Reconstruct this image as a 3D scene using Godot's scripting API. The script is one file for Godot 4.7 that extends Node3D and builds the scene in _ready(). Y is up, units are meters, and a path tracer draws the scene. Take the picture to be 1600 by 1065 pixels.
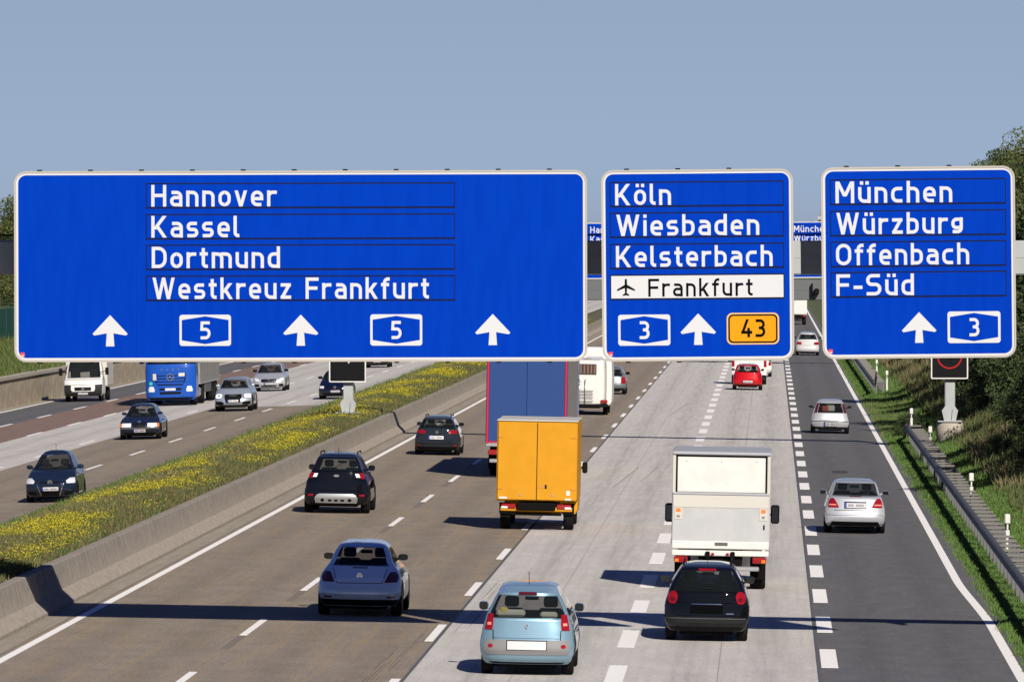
extends Node3D
# A motorway seen from an overbridge: two carriageways, overhead direction signs, traffic.
# x: to the right across the road, y: up, -z: along the road away from the bridge. Metres.

var M := {}
var names := {}
var wheel_cache := {}
var rng := RandomNumberGenerator.new()

# ------------------------------------------------------------------ small helpers
func lin(r: float, g: float, b: float, a := 1.0) -> Color:
	var c := Color(r, g, b).linear_to_srgb()
	c.a = a
	return c

func mat(r: float, g: float, b: float, rough := 0.6, metal := 0.0, coat := 0.0) -> StandardMaterial3D:
	var m := StandardMaterial3D.new()
	m.albedo_color = lin(r, g, b)
	m.roughness = rough
	m.metallic = metal
	m.metallic_specular = 0.22 if maxf(r, maxf(g, b)) < 0.12 and metal < 0.5 else 0.4
	if coat > 0.0:
		m.clearcoat_enabled = true
		m.clearcoat = coat
		m.clearcoat_roughness = 0.04
	return m

func paint(r: float, g: float, b: float, metal := 0.45) -> StandardMaterial3D:
	var m := mat(r, g, b, 0.36, metal, 1.0)
	m.metallic_specular = 0.18
	return m

func black_paint(r: float, g: float, b: float) -> StandardMaterial3D:
	var m := mat(r, g, b, 0.5, 0.0, 1.0)
	m.metallic_specular = 0.06
	return m

func numbered(called: String) -> String:
	if not names.has(called):
		names[called] = 0
		return called
	names[called] += 1
	return "%s_%03d" % [called, names[called]]

func thing(called: String, label: String, category: String, at := Vector3.ZERO, group := "") -> Node3D:
	var o := Node3D.new()
	o.name = numbered(called)
	add_child(o)
	o.position = at
	tag(o, label, category, group)
	return o

func tag(o: Node, label: String, category: String, group := "") -> void:
	o.set_meta("label", label)
	o.set_meta("category", category)
	if group != "":
		o.set_meta("group", group)

func structure(called: String) -> Node3D:
	var o := Node3D.new()
	o.name = numbered(called)
	add_child(o)
	o.set_meta("kind", "structure")
	return o

func new_st() -> SurfaceTool:
	var st := SurfaceTool.new()
	st.begin(Mesh.PRIMITIVE_TRIANGLES)
	return st

func done(st: SurfaceTool) -> ArrayMesh:
	st.generate_normals()
	st.index()
	return st.commit()

func put(parent: Node, called: String, mesh: Mesh, m: Material, at := Vector3.ZERO) -> MeshInstance3D:
	var o := MeshInstance3D.new()
	o.name = called
	o.mesh = mesh
	o.material_override = m
	o.position = at
	parent.add_child(o, true)
	return o

func tri(st: SurfaceTool, a: Vector3, b: Vector3, c: Vector3) -> void:   # counter-clockwise seen from outside
	st.add_vertex(a); st.add_vertex(c); st.add_vertex(b)

func quad(st: SurfaceTool, a: Vector3, b: Vector3, c: Vector3, d: Vector3) -> void:
	tri(st, a, b, c)
	tri(st, a, c, d)

# chamfered box
func box(st: SurfaceTool, c: Vector3, s: Vector3, bev := 0.01) -> void:
	st.set_smooth_group(-1)
	var h := s * 0.5
	var b: float = minf(bev, minf(h.x, minf(h.y, h.z)) * 0.6)
	var i := h - Vector3(b, b, b)
	for sx in [-1.0, 1.0]:
		var p := [Vector3(sx * h.x, -i.y, -i.z), Vector3(sx * h.x, i.y, -i.z), Vector3(sx * h.x, i.y, i.z), Vector3(sx * h.x, -i.y, i.z)]
		if sx < 0: p.reverse()
		quad(st, c + p[0], c + p[1], c + p[2], c + p[3])
	for sy in [-1.0, 1.0]:
		var p := [Vector3(-i.x, sy * h.y, -i.z), Vector3(-i.x, sy * h.y, i.z), Vector3(i.x, sy * h.y, i.z), Vector3(i.x, sy * h.y, -i.z)]
		if sy < 0: p.reverse()
		quad(st, c + p[0], c + p[1], c + p[2], c + p[3])
	for sz in [-1.0, 1.0]:
		var p := [Vector3(-i.x, -i.y, sz * h.z), Vector3(i.x, -i.y, sz * h.z), Vector3(i.x, i.y, sz * h.z), Vector3(-i.x, i.y, sz * h.z)]
		if sz < 0: p.reverse()
		quad(st, c + p[0], c + p[1], c + p[2], c + p[3])
	for u in [-1.0, 1.0]:
		for v in [-1.0, 1.0]:
			var flip: bool = u * v < 0
			var e := [Vector3(-i.x, u * h.y, v * i.z), Vector3(-i.x, u * i.y, v * h.z), Vector3(i.x, u * i.y, v * h.z), Vector3(i.x, u * h.y, v * i.z)]
			if flip: e.reverse()
			quad(st, c + e[0], c + e[1], c + e[2], c + e[3])
			e = [Vector3(u * i.x, -i.y, v * h.z), Vector3(u * h.x, -i.y, v * i.z), Vector3(u * h.x, i.y, v * i.z), Vector3(u * i.x, i.y, v * h.z)]
			if flip: e.reverse()
			quad(st, c + e[0], c + e[1], c + e[2], c + e[3])
			e = [Vector3(u * h.x, v * i.y, -i.z), Vector3(u * i.x, v * h.y, -i.z), Vector3(u * i.x, v * h.y, i.z), Vector3(u * h.x, v * i.y, i.z)]
			if flip: e.reverse()
			quad(st, c + e[0], c + e[1], c + e[2], c + e[3])
			for w in [-1.0, 1.0]:
				var t := [Vector3(u * h.x, v * i.y, w * i.z), Vector3(u * i.x, v * h.y, w * i.z), Vector3(u * i.x, v * i.y, w * h.z)]
				if u * v * w < 0: t.reverse()
				tri(st, c + t[0], c + t[1], c + t[2])

func box_mesh(s: Vector3, bev := 0.01) -> ArrayMesh:
	var st := new_st()
	box(st, Vector3.ZERO, s, bev)
	return done(st)

func put_box(parent: Node, called: String, c: Vector3, s: Vector3, m: Material, bev := 0.012) -> MeshInstance3D:
	return put(parent, called, box_mesh(s, bev), m, c)

# tube along a list of points
func tube(st: SurfaceTool, pts: Array, r: float, n := 8, r_end := -1.0) -> void:
	st.set_smooth_group(0)
	var rings := []
	for k in pts.size():
		var d: Vector3 = (pts[mini(k + 1, pts.size() - 1)] - pts[maxi(k - 1, 0)]).normalized()
		var u := d.cross(Vector3.UP if absf(d.y) < 0.9 else Vector3.RIGHT).normalized()
		var v := d.cross(u)
		var rr: float = r if r_end < 0.0 else lerpf(r, r_end, float(k) / (pts.size() - 1))
		var ring := []
		for j in n:
			var a := TAU * j / n
			ring.append(pts[k] + (u * cos(a) + v * sin(a)) * rr)
		rings.append(ring)
	for k in pts.size() - 1:
		for j in n:
			var j2 := (j + 1) % n
			quad(st, rings[k][j], rings[k][j2], rings[k + 1][j2], rings[k + 1][j])
	for j in range(1, n - 1):
		tri(st, rings[0][0], rings[0][j + 1], rings[0][j])
		tri(st, rings[-1][0], rings[-1][j], rings[-1][j + 1])

# surface of revolution about the x axis: profile of [x, radius]
func lathe_x(st: SurfaceTool, prof: Array, n := 24, c := Vector3.ZERO) -> void:
	st.set_smooth_group(0)
	for k in prof.size() - 1:
		for j in n:
			var a0 := TAU * j / n
			var a1 := TAU * (j + 1) / n
			var p0 := Vector3(prof[k][0], cos(a0) * prof[k][1], sin(a0) * prof[k][1])
			var p1 := Vector3(prof[k][0], cos(a1) * prof[k][1], sin(a1) * prof[k][1])
			var q0 := Vector3(prof[k + 1][0], cos(a0) * prof[k + 1][1], sin(a0) * prof[k + 1][1])
			var q1 := Vector3(prof[k + 1][0], cos(a1) * prof[k + 1][1], sin(a1) * prof[k + 1][1])
			quad(st, c + p0, c + q0, c + q1, c + p1)

# flat outline in the xy plane given a thickness (front at +z)
func plate(st: SurfaceTool, poly: PackedVector2Array, z0: float, z1: float) -> void:
	st.set_smooth_group(-1)
	if Geometry2D.is_polygon_clockwise(poly):
		poly.reverse()
	var idx := Geometry2D.triangulate_polygon(poly)
	for k in range(0, idx.size(), 3):
		var a := poly[idx[k]]; var b := poly[idx[k + 1]]; var c := poly[idx[k + 2]]
		if (b - a).cross(c - a) < 0:
			var t := b; b = c; c = t
		tri(st, Vector3(a.x, a.y, z1), Vector3(b.x, b.y, z1), Vector3(c.x, c.y, z1))
		tri(st, Vector3(a.x, a.y, z0), Vector3(c.x, c.y, z0), Vector3(b.x, b.y, z0))
	for k in poly.size():
		var a := poly[k]; var b := poly[(k + 1) % poly.size()]
		quad(st, Vector3(a.x, a.y, z0), Vector3(b.x, b.y, z0), Vector3(b.x, b.y, z1), Vector3(a.x, a.y, z1))

func rrect(x0: float, y0: float, x1: float, y1: float, r: float, n := 6) -> PackedVector2Array:
	var p := PackedVector2Array()
	for c in [[x1 - r, y1 - r, 0.0], [x0 + r, y1 - r, 90.0], [x0 + r, y0 + r, 180.0], [x1 - r, y0 + r, 270.0]]:
		for k in n + 1:
			var a := deg_to_rad(c[2] + 90.0 * k / n)
			p.append(Vector2(c[0] + cos(a) * r, c[1] + sin(a) * r))
	return p

# band between two outlines with the same number of points
func ring_plate(st: SurfaceTool, outer: PackedVector2Array, inner: PackedVector2Array, z0: float, z1: float) -> void:
	st.set_smooth_group(-1)
	var n := outer.size()
	for k in n:
		var a := outer[k]; var b := outer[(k + 1) % n]; var c := inner[(k + 1) % n]; var d := inner[k]
		quad(st, Vector3(a.x, a.y, z1), Vector3(b.x, b.y, z1), Vector3(c.x, c.y, z1), Vector3(d.x, d.y, z1))
		quad(st, Vector3(a.x, a.y, z0), Vector3(b.x, b.y, z0), Vector3(b.x, b.y, z1), Vector3(a.x, a.y, z1))
		quad(st, Vector3(c.x, c.y, z0), Vector3(d.x, d.y, z0), Vector3(d.x, d.y, z1), Vector3(c.x, c.y, z1))
		quad(st, Vector3(d.x, d.y, z0), Vector3(c.x, c.y, z0), Vector3(b.x, b.y, z0), Vector3(a.x, a.y, z0))

# ------------------------------------------------------------------ lettering: even strokes, cap height 7, stroke 1.2
# each stroke: points [x, y, corner radius]; a trailing "c" closes it
var GLYPH := {
	"H": [5.1, [[.6, 0], [.6, 7]], [[4.5, 0], [4.5, 7]], [[.6, 3.6], [4.5, 3.6]]],
	"a": [4.2, [[.55, 4.55], [3.6, 4.55, 1.4], [3.6, 0]], [[3.6, 2.9], [.6, 2.9, 1.1], [.6, .6, 1.1], [3.6, .6]]],
	"n": [4.2, [[.6, 0], [.6, 5.15]], [[.6, 4.55], [3.6, 4.55, 1.45], [3.6, 0]]],
	"o": [4.2, [[.6, .6, 1.5], [3.6, .6, 1.5], [3.6, 4.55, 1.5], [.6, 4.55, 1.5], "c"]],
	"v": [4.3, [[.62, 5.15], [2.15, 0], "d"], [[2.15, 0], [3.68, 5.15], "d"]],
	"e": [4.2, [[1.15, 2.5], [3.6, 2.5], [3.6, 4.55, 1.4], [.6, 4.55, 1.5], [.6, .6, 1.5], [3.5, .6]]],
	"r": [3.3, [[.6, 0], [.6, 5.15]], [[.6, 2.6], [.6, 4.55, 1.4], [3.3, 4.55]]],
	"K": [5.3, [[.6, 0], [.6, 7]], [[4.5, 7], [1.1, 2.6], "d"], [[2.0, 3.7], [4.6, 0], "d"]],
	"s": [4.0, [[3.5, 4.55], [.6, 4.55, 1.0], [.6, 2.6, .9], [3.4, 2.6, .95], [3.4, .6, 1.0], [.3, .6]]],
	"l": [2.0, [[.6, 7], [.6, .6, 1.0], [2.0, .6]]],
	"D": [5.1, [[.6, .6], [4.5, .6, 2.2], [4.5, 6.4, 2.2], [.6, 6.4], "c"]],
	"t": [2.8, [[1.2, 6.5], [1.2, .6, 1.0], [2.7, .6]], [[0, 4.6], [2.7, 4.6]]],
	"m": [6.8, [[.6, 0], [.6, 5.15]], [[.6, 4.55], [3.4, 4.55, 1.35], [3.4, 0]], [[3.0, 4.55], [6.2, 4.55, 1.35], [6.2, 0]]],
	"u": [4.2, [[.6, 5.15], [.6, .6, 1.45], [3.6, .6]], [[3.6, 5.15], [3.6, 0]]],
	"d": [4.2, [[3.6, .6], [.6, .6, 1.45], [.6, 4.55, 1.45], [3.6, 4.55]], [[3.6, 7], [3.6, 0]]],
	"b": [4.2, [[.6, .6], [3.6, .6, 1.45], [3.6, 4.55, 1.45], [.6, 4.55]], [[.6, 7], [.6, 0]]],
	"W": [7.8, [[.62, 7], [2.25, 0], "d"], [[2.25, 0], [3.9, 7], "d"], [[3.9, 7], [5.55, 0], "d"], [[5.55, 0], [7.18, 7], "d"]],
	"k": [4.3, [[.6, 0], [.6, 7]], [[3.5, 5.15], [.95, 2.0], "d"], [[1.75, 3.0], [3.7, 0], "d"]],
	"z": [3.9, [[.2, 4.55], [3.7, 4.55]], [[3.0, 4.4], [.85, .75], "d"], [[.2, .6], [3.8, .6]]],
	"F": [4.6, [[.6, 0], [.6, 6.4], [4.6, 6.4]], [[.6, 3.5], [4.2, 3.5]]],
	"i": [1.2, [[.6, 0], [.6, 5.15]], [[.6, 5.9], [.6, 7]]],
	"c": [3.9, [[3.7, 4.55], [.6, 4.55, 1.5], [.6, .6, 1.5], [3.7, .6]]],
	"h": [4.2, [[.6, 0], [.6, 7]], [[.6, 4.55], [3.6, 4.55, 1.45], [3.6, 0]]],
	"M": [6.2, [[.6, 0], [.6, 7]], [[.75, 7], [3.1, 2.2], "d"], [[3.1, 2.2], [5.45, 7], "d"], [[5.6, 7], [5.6, 0]]],
	"ü": [4.2, [[.6, 5.15], [.6, .6, 1.45], [3.6, .6]], [[3.6, 5.15], [3.6, 0]], [[1.2, 5.9], [1.2, 7]], [[3.0, 5.9], [3.0, 7]]],
	"ö": [4.2, [[.6, .6, 1.5], [3.6, .6, 1.5], [3.6, 4.55, 1.5], [.6, 4.55, 1.5], "c"], [[1.2, 5.9], [1.2, 7]], [[3.0, 5.9], [3.0, 7]]],
	"g": [4.0, [[3.4, 1.9], [.6, 1.9, 1.1], [.6, 4.55, 1.2], [3.4, 4.55]], [[3.4, 5.15], [3.4, .6, 1.2], [.5, .6]]],
	"O": [5.3, [[.6, .6, 2.0], [4.7, .6, 2.0], [4.7, 6.4, 2.0], [.6, 6.4, 2.0], "c"]],
	"f": [3.0, [[3.0, 6.4], [1.2, 6.4, 1.2], [1.2, 0]], [[0, 4.6], [2.8, 4.6]]],
	"-": [2.9, [[0, 2.7], [2.9, 2.7]]],
	"S": [5.1, [[4.6, 6.4], [.6, 6.4, 1.4], [.6, 3.6, 1.3], [4.5, 3.6, 1.4], [4.5, .6, 1.5], [.2, .6]]],
	"5": [4.5, [[4.2, 6.4], [.9, 6.4], [.75, 3.9], [3.9, 3.9, 1.5], [3.9, .6, 1.6], [.3, .6]]],
	"3": [4.5, [[.4, 6.4], [3.7, 6.4, 1.4], [3.7, 3.6, 1.3], [1.7, 3.6]], [[1.7, 3.6], [3.9, 3.6, 1.4], [3.9, .6, 1.5], [.3, .6]]],
	"4": [4.9, [[2.9, 7], [.75, 1.6], "d"], [[.2, 1.9], [4.9, 1.9]], [[3.4, 3.6], [3.4, 0]]],
}

func rounded(points: Array, closed: bool) -> PackedVector2Array:
	var out := PackedVector2Array()
	var n := points.size()
	for k in n:
		var p := Vector2(points[k][0], points[k][1])
		var r: float = points[k][2] if points[k].size() > 2 else 0.0
		if r <= 0.0 or (not closed and (k == 0 or k == n - 1)):
			out.append(p)
			continue
		var a: Vector2 = (Vector2(points[(k + n - 1) % n][0], points[(k + n - 1) % n][1]) - p).normalized()
		var b: Vector2 = (Vector2(points[(k + 1) % n][0], points[(k + 1) % n][1]) - p).normalized()
		var half := absf(a.angle_to(b)) * 0.5
		var reach := r / tan(half)
		var mid := p + (a + b).normalized() * (r / sin(half))
		var s0 := (p + a * reach - mid).angle()
		var s1 := (p + b * reach - mid).angle()
		var turn := wrapf(s1 - s0, -PI, PI)
		for j in 7:
			out.append(mid + Vector2.from_angle(s0 + turn * j / 6.0) * r)
	return out

# stroke a polyline with even width as flat film at height z
func stroke(st: SurfaceTool, line: PackedVector2Array, closed: bool, w: float, xf: Transform2D, z: float, top := 1e9) -> void:
	st.set_smooth_group(-1)
	var n := line.size()
	var l := []
	var r := []
	for k in n:
		var a := line[(k + n - 1) % n] if closed or k > 0 else line[k]
		var b := line[(k + 1) % n] if closed or k < n - 1 else line[k]
		var d0 := (line[k] - a).normalized()
		var d1 := (b - line[k]).normalized()
		if d0 == Vector2.ZERO: d0 = d1
		if d1 == Vector2.ZERO: d1 = d0
		var nn := (d0 + d1).normalized().orthogonal()
		var c: float = maxf(0.35, nn.dot(d0.orthogonal()))
		var p0 := line[k] + nn * (w * 0.5 / c)
		var p1 := line[k] - nn * (w * 0.5 / c)
		if top < 1e8:
			p0.y = clampf(p0.y, 0.0, top)
			p1.y = clampf(p1.y, 0.0, top)
		l.append(xf * p0)
		r.append(xf * p1)
	for k in (n if closed else n - 1):
		var j := (k + 1) % n
		var p: Array = [l[k], l[j], r[j], r[k]]
		var area: float = (p[1] - p[0]).cross(p[2] - p[0])
		if area < 0: p.reverse()
		quad(st, Vector3(p[0].x, p[0].y, z), Vector3(p[1].x, p[1].y, z), Vector3(p[2].x, p[2].y, z), Vector3(p[3].x, p[3].y, z))

func text_width(t: String, gap := 1.15) -> float:
	var w := -gap
	for ch in t:
		w += (3.0 if ch == " " else GLYPH[ch][0]) + gap
	return w

# writes t so that it fills x0..x1, y0..y1
func lettering(st: SurfaceTool, t: String, x0: float, x1: float, y0: float, y1: float, z: float, weight := 1.2) -> void:
	var sx := (x1 - x0) / text_width(t)
	var sy := (y1 - y0) / 7.0
	var x := 0.0
	for ch in t:
		if ch == " ":
			x += 3.0 + 1.15
			continue
		var g: Array = GLYPH[ch]
		for k in range(1, g.size()):
			var s: Array = g[k].duplicate()
			var kind: String = s[-1] if s[-1] is String else ""
			var closed := kind == "c"
			if kind != "": s.pop_back()
			var top := 7.0
			if kind == "d":   # slanting stroke cut level at both ends
				var a := Vector2(s[0][0], s[0][1])
				var b := Vector2(s[1][0], s[1][1])
				var q := Vector2(weight * .5 * a.distance_to(b) / absf(a.y - b.y), 0)
				var xf := Transform2D(Vector2(sx, 0), Vector2(0, sy), Vector2(x0 + x * sx, y0))
				var p := [xf * (a - q), xf * (a + q), xf * (b + q), xf * (b - q)]
				if (p[1] - p[0]).cross(p[2] - p[0]) < 0: p.reverse()
				var zz := z + .002 * k
				st.set_smooth_group(-1)
				quad(st, Vector3(p[0].x, p[0].y, zz), Vector3(p[1].x, p[1].y, zz), Vector3(p[2].x, p[2].y, zz), Vector3(p[3].x, p[3].y, zz))
				continue
			stroke(st, rounded(s, closed), closed, weight, Transform2D(Vector2(sx, 0), Vector2(0, sy), Vector2(x0 + x * sx, y0)), z + 0.002 * k, top)
		x += g[0] + 1.15

# ------------------------------------------------------------------ cars
# A car body is a stack of horizontal slices. knots: [height, half width, inset of the tail, inset of the nose]
class Hull:
	var y := PackedFloat32Array()
	var v := []
	var half := 2.0
	var bow_r := 0.07
	var bow_f := 0.16
	var corner := 0.14
	var taper := 0.045
	func slope(c: int, k: int) -> float:
		var n := y.size()
		if k == 0: return (v[1][c] - v[0][c]) / (y[1] - y[0])
		if k == n - 1: return (v[n - 1][c] - v[n - 2][c]) / (y[n - 1] - y[n - 2])
		var a: float = (v[k][c] - v[k - 1][c]) / (y[k] - y[k - 1])
		var b: float = (v[k + 1][c] - v[k][c]) / (y[k + 1] - y[k])
		if a * b <= 0.0: return 0.0
		return 2.0 * a * b / (a + b)
	func at(c: int, h: float) -> float:
		var n := y.size()
		h = clampf(h, y[0], y[n - 1])
		var k := 0
		while k < n - 2 and h > y[k + 1]: k += 1
		var d := y[k + 1] - y[k]
		var t := (h - y[k]) / d
		var m0 := slope(c, k) * d
		var m1 := slope(c, k + 1) * d
		return (2 * t ** 3 - 3 * t ** 2 + 1) * v[k][c] + (t ** 3 - 2 * t ** 2 + t) * m0 + (-2 * t ** 3 + 3 * t ** 2) * v[k + 1][c] + (t ** 3 - t ** 2) * m1
	func narrow(z: float) -> float:
		return 1.0 - taper * minf(1.0, absf(z / half)) ** 4
	func slim(h: float) -> float:   # less rounding in plan where the slice is short
		return clampf((2.0 * half - at(1, h) - at(2, h)) / (0.9 * half), 0.15, 1.0)
	func tail(f: float, h: float) -> float:
		f = minf(absf(f), 1.0)
		return half - at(1, h) - (bow_r * f * f + corner * f ** 7) * slim(h)
	func nose(f: float, h: float) -> float:
		f = minf(absf(f), 1.0)
		return -half + at(2, h) + (bow_f * f * f + corner * f ** 7) * slim(h)
	func on_end(x: float, h: float, rear: bool) -> float:
		var w := at(0, h)
		var f := x / w
		for i in 3:
			var z := tail(f, h) if rear else nose(f, h)
			f = x / (w * narrow(z))
		return tail(f, h) if rear else nose(f, h)

func hull(knots: Array, length: float, opts := {}) -> Hull:
	var h := Hull.new()
	h.half = length * 0.5
	for k in knots:
		h.y.append(k[0])
		h.v.append([k[1], k[2], k[3]])
	for key in opts:
		h.set(key, opts[key])
	return h

# body shell with openings for the rear window and the windscreen
func shell(h: Hull, rear_win: Array, front_win: Array) -> ArrayMesh:
	var st := new_st()
	st.set_smooth_group(0)
	var levels := []
	for k in h.y.size() - 1:
		for j in 4:
			levels.append(lerpf(h.y[k], h.y[k + 1], j / 4.0))
	levels.append(h.y[h.y.size() - 1])
	for b in [rear_win[0], rear_win[1], front_win[0], front_win[1]]:
		if not levels.has(b): levels.append(b)
	levels.sort()
	var fr := [-1.0, -0.98, -0.94, -rear_win[2], -0.8, -0.6, -0.45, -0.2, 0.0, 0.2, 0.45, 0.6, 0.8, rear_win[2], 0.94, 0.98, 1.0]
	var ff := [1.0, 0.98, 0.94, front_win[2], 0.8, 0.6, 0.45, 0.2, 0.0, -0.2, -0.45, -0.6, -0.8, -front_win[2], -0.94, -0.98, -1.0]
	var rings := []
	for y in levels:
		var ring := []
		var w := h.at(0, y)
		for f in fr:
			var z := h.tail(f, y)
			ring.append(Vector3(f * w * h.narrow(z), y, z))
		for j in range(1, 10):
			var z := lerpf(h.tail(1.0, y), h.nose(1.0, y), j / 10.0)
			ring.append(Vector3(w * h.narrow(z), y, z))
		for f in ff:
			var z := h.nose(f, y)
			ring.append(Vector3(f * w * h.narrow(z), y, z))
		for j in range(1, 10):
			var z := lerpf(h.nose(1.0, y), h.tail(1.0, y), j / 10.0)
			ring.append(Vector3(-w * h.narrow(z), y, z))
		rings.append(ring)
	var n: int = rings[0].size()
	var f0 := fr.size() + 9
	for k in levels.size() - 1:
		var mid: float = (levels[k] + levels[k + 1]) * 0.5
		for j in n:
			if j < fr.size() - 1 and mid > rear_win[0] and mid < rear_win[1] and absf(fr[j] + fr[j + 1]) * 0.5 < rear_win[2]:
				continue
			if j >= f0 and j < f0 + ff.size() - 1 and mid > front_win[0] and mid < front_win[1] and absf(ff[j - f0] + ff[j - f0 + 1]) * 0.5 < front_win[2]:
				continue
			var j2 := (j + 1) % n
			quad(st, rings[k][j], rings[k][j2], rings[k + 1][j2], rings[k + 1][j])
	var top := Vector3.ZERO
	for p in rings[-1]: top += p
	top /= n
	for j in n:
		tri(st, top, rings[-1][j], rings[-1][(j + 1) % n])
	return done(st)

# a skin laid on the tail, nose or side. rows: [height, from, to] bottom to top
func drape(h: Hull, face: String, rows: Array, off: float, nx := 6, ny := 3) -> ArrayMesh:
	var st := new_st()
	st.set_smooth_group(0)
	var grid := []
	for k in rows.size() - 1:
		for j in range(0 if k == 0 else 1, ny + 1):
			var t := float(j) / ny
			var y: float = lerpf(rows[k][0], rows[k + 1][0], t)
			var a: float = lerpf(rows[k][1], rows[k + 1][1], t)
			var b: float = lerpf(rows[k][2], rows[k + 1][2], t)
			var line := []
			for i in nx + 1:
				var s := lerpf(a, b, float(i) / nx)
				match face:
					"rear": line.append(Vector3(s, y, h.on_end(s, y, true) + off))
					"front": line.append(Vector3(-s, y, h.on_end(s, y, false) - off))
					"right": line.append(Vector3(h.at(0, y) * h.narrow(s) + off, y, -s))
					"left": line.append(Vector3(-h.at(0, y) * h.narrow(s) - off, y, s))
			grid.append(line)
	for k in grid.size() - 1:
		for i in nx:
			quad(st, grid[k][i], grid[k][i + 1], grid[k + 1][i + 1], grid[k + 1][i])
	var inward: Vector3 = {"rear": Vector3(0, 0, -1), "front": Vector3(0, 0, 1), "right": Vector3(-1, 0, 0), "left": Vector3(1, 0, 0)}[face] * (off + 0.012)
	st.set_smooth_group(-1)
	for k in grid.size() - 1:
		quad(st, grid[k + 1][0], grid[k + 1][0] + inward, grid[k][0] + inward, grid[k][0])
		quad(st, grid[k][nx], grid[k][nx] + inward, grid[k + 1][nx] + inward, grid[k + 1][nx])
	for i in nx:
		quad(st, grid[0][i], grid[0][i] + inward, grid[0][i + 1] + inward, grid[0][i + 1])
		quad(st, grid[-1][i + 1], grid[-1][i + 1] + inward, grid[-1][i] + inward, grid[-1][i])
	return done(st)

func disc_rows(x: float, y: float, rx: float, ry: float) -> Array:
	var rows := []
	for k in 9:
		var a := -PI / 2 + PI * k / 8.0
		rows.append([y + sin(a) * ry, x - cos(a) * rx - 0.0005, x + cos(a) * rx + 0.0005])
	return rows

func mirror_rows(rows: Array) -> Array:
	var out := []
	for r in rows: out.append([r[0], -r[2], -r[1]])
	return out

func wheel(parent: Node, at: Vector3, r: float, w: float, rim_r := 0.66) -> void:
	var key := "%.3f %.3f" % [r, w]
	if not wheel_cache.has(key):
		var st := new_st()
		var h := w * 0.5
		lathe_x(st, [[-h * 0.9, r * 0.62], [-h, r * 0.72], [-h, r * 0.9], [-h * 0.75, r], [h * 0.75, r], [h, r * 0.9], [h, r * 0.72], [h * 0.9, r * 0.62]], 28)
		var tyre := done(st)
		st = new_st()
		lathe_x(st, [[-h * 0.55, 0.0], [-h * 0.6, r * 0.2], [-h * 0.35, r * 0.55], [-h * 0.92, r * 0.64], [h * 0.92, r * 0.64], [h * 0.35, r * 0.55], [h * 0.6, r * 0.2], [h * 0.55, 0.0]], 28)
		for k in 5:
			var a := TAU * k / 5
			for s in [-1.0, 1.0]:
				box(st, Vector3(s * h * 0.6, cos(a) * r * 0.34, sin(a) * r * 0.34), Vector3(0.03, 0.07 + 0.3 * r * absf(cos(a)), 0.07 + 0.3 * r * absf(sin(a))), 0.01)
		wheel_cache[key] = [tyre, done(st)]
	var t := put(parent, "wheel", wheel_cache[key][0], M.tyre, at)
	put(t, "rim", wheel_cache[key][1], M.rim)

func wing_mirror(root: Node, at: Vector3, side: float, m: Material, s := Vector3(0.24, 0.15, 0.13)) -> void:
	var st := new_st()
	st.set_smooth_group(0)
	var rings := []
	for k in 7:
		var a := PI * k / 6.0 - PI / 2
		var ring := []
		for j in 14:
			var b := TAU * j / 14
			var cy := signf(cos(b)) * absf(cos(b)) ** 0.7
			var cx := signf(sin(b)) * absf(sin(b)) ** 0.7
			var q: float = maxf(0.02, cos(a) ** 0.55) if k > 0 else 0.85
			var zz: float = s.z * 0.5 if k == 0 else -sin(a) * s.z * 0.5
			ring.append(Vector3(cx * s.x * 0.5 * q, cy * s.y * 0.5 * q, zz))
		rings.append(ring)
	for k in 6:
		for j in 14:
			quad(st, rings[k][j], rings[k + 1][j], rings[k + 1][(j + 1) % 14], rings[k][(j + 1) % 14])
	box(st, Vector3(-side * s.x * 0.6, -s.y * 0.3, 0), Vector3(s.x * 0.5, 0.04, 0.05), 0.01)
	var o := put(root, "wing_mirror", done(st), m, at)
	st = new_st()
	var p := rrect(-s.x * 0.41, -s.y * 0.41, s.x * 0.41, s.y * 0.41, s.y * 0.2)
	plate(st, p, s.z * 0.5 - 0.01, s.z * 0.5 + 0.004)
	put(o, "mirror_glass", done(st), M.mirror)

# emblem: a disc or ring on the tail or nose
func seats(root: Node, h: Hull, belt: float, roof: float, w: float, mid_z: float, rear_z: float) -> void:
	var st := new_st()
	box(st, Vector3(0, belt - 0.42, 0.0), Vector3(w * 1.5, 0.06, h.half * 1.2), 0.02)
	put(root, "cabin_floor", done(st), M.trim)
	put_box(root, "dashboard", Vector3(0, belt - 0.08, -h.half + h.at(2, belt) + 0.35), Vector3(w * 1.55, 0.2, 0.4), M.trim, 0.05)
	for s in [-1.0, 1.0]:
		var o := put_box(root, "front_seat", Vector3(s * w * 0.46, belt - 0.22, mid_z), Vector3(0.44, 0.62, 0.16), M.seat, 0.07)
		put_box(o, "headrest", Vector3(0, 0.42, 0.0), Vector3(0.25, 0.19, 0.11), M.seat, 0.05)
	var b := put_box(root, "rear_seat", Vector3(0, belt - 0.27, rear_z), Vector3(w * 1.5, 0.5, 0.16), M.seat, 0.05)
	for s in [-1.0, 1.0]:
		put_box(b, "headrest", Vector3(s * w * 0.45, 0.31, 0.02), Vector3(0.24, 0.15, 0.1), M.seat, 0.04)
	put_box(root, "rear_view_mirror", Vector3(0, roof - 0.2, -h.half + h.at(2, roof - 0.16) + 0.2), Vector3(0.24, 0.07, 0.04), M.trim, 0.02)

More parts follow.
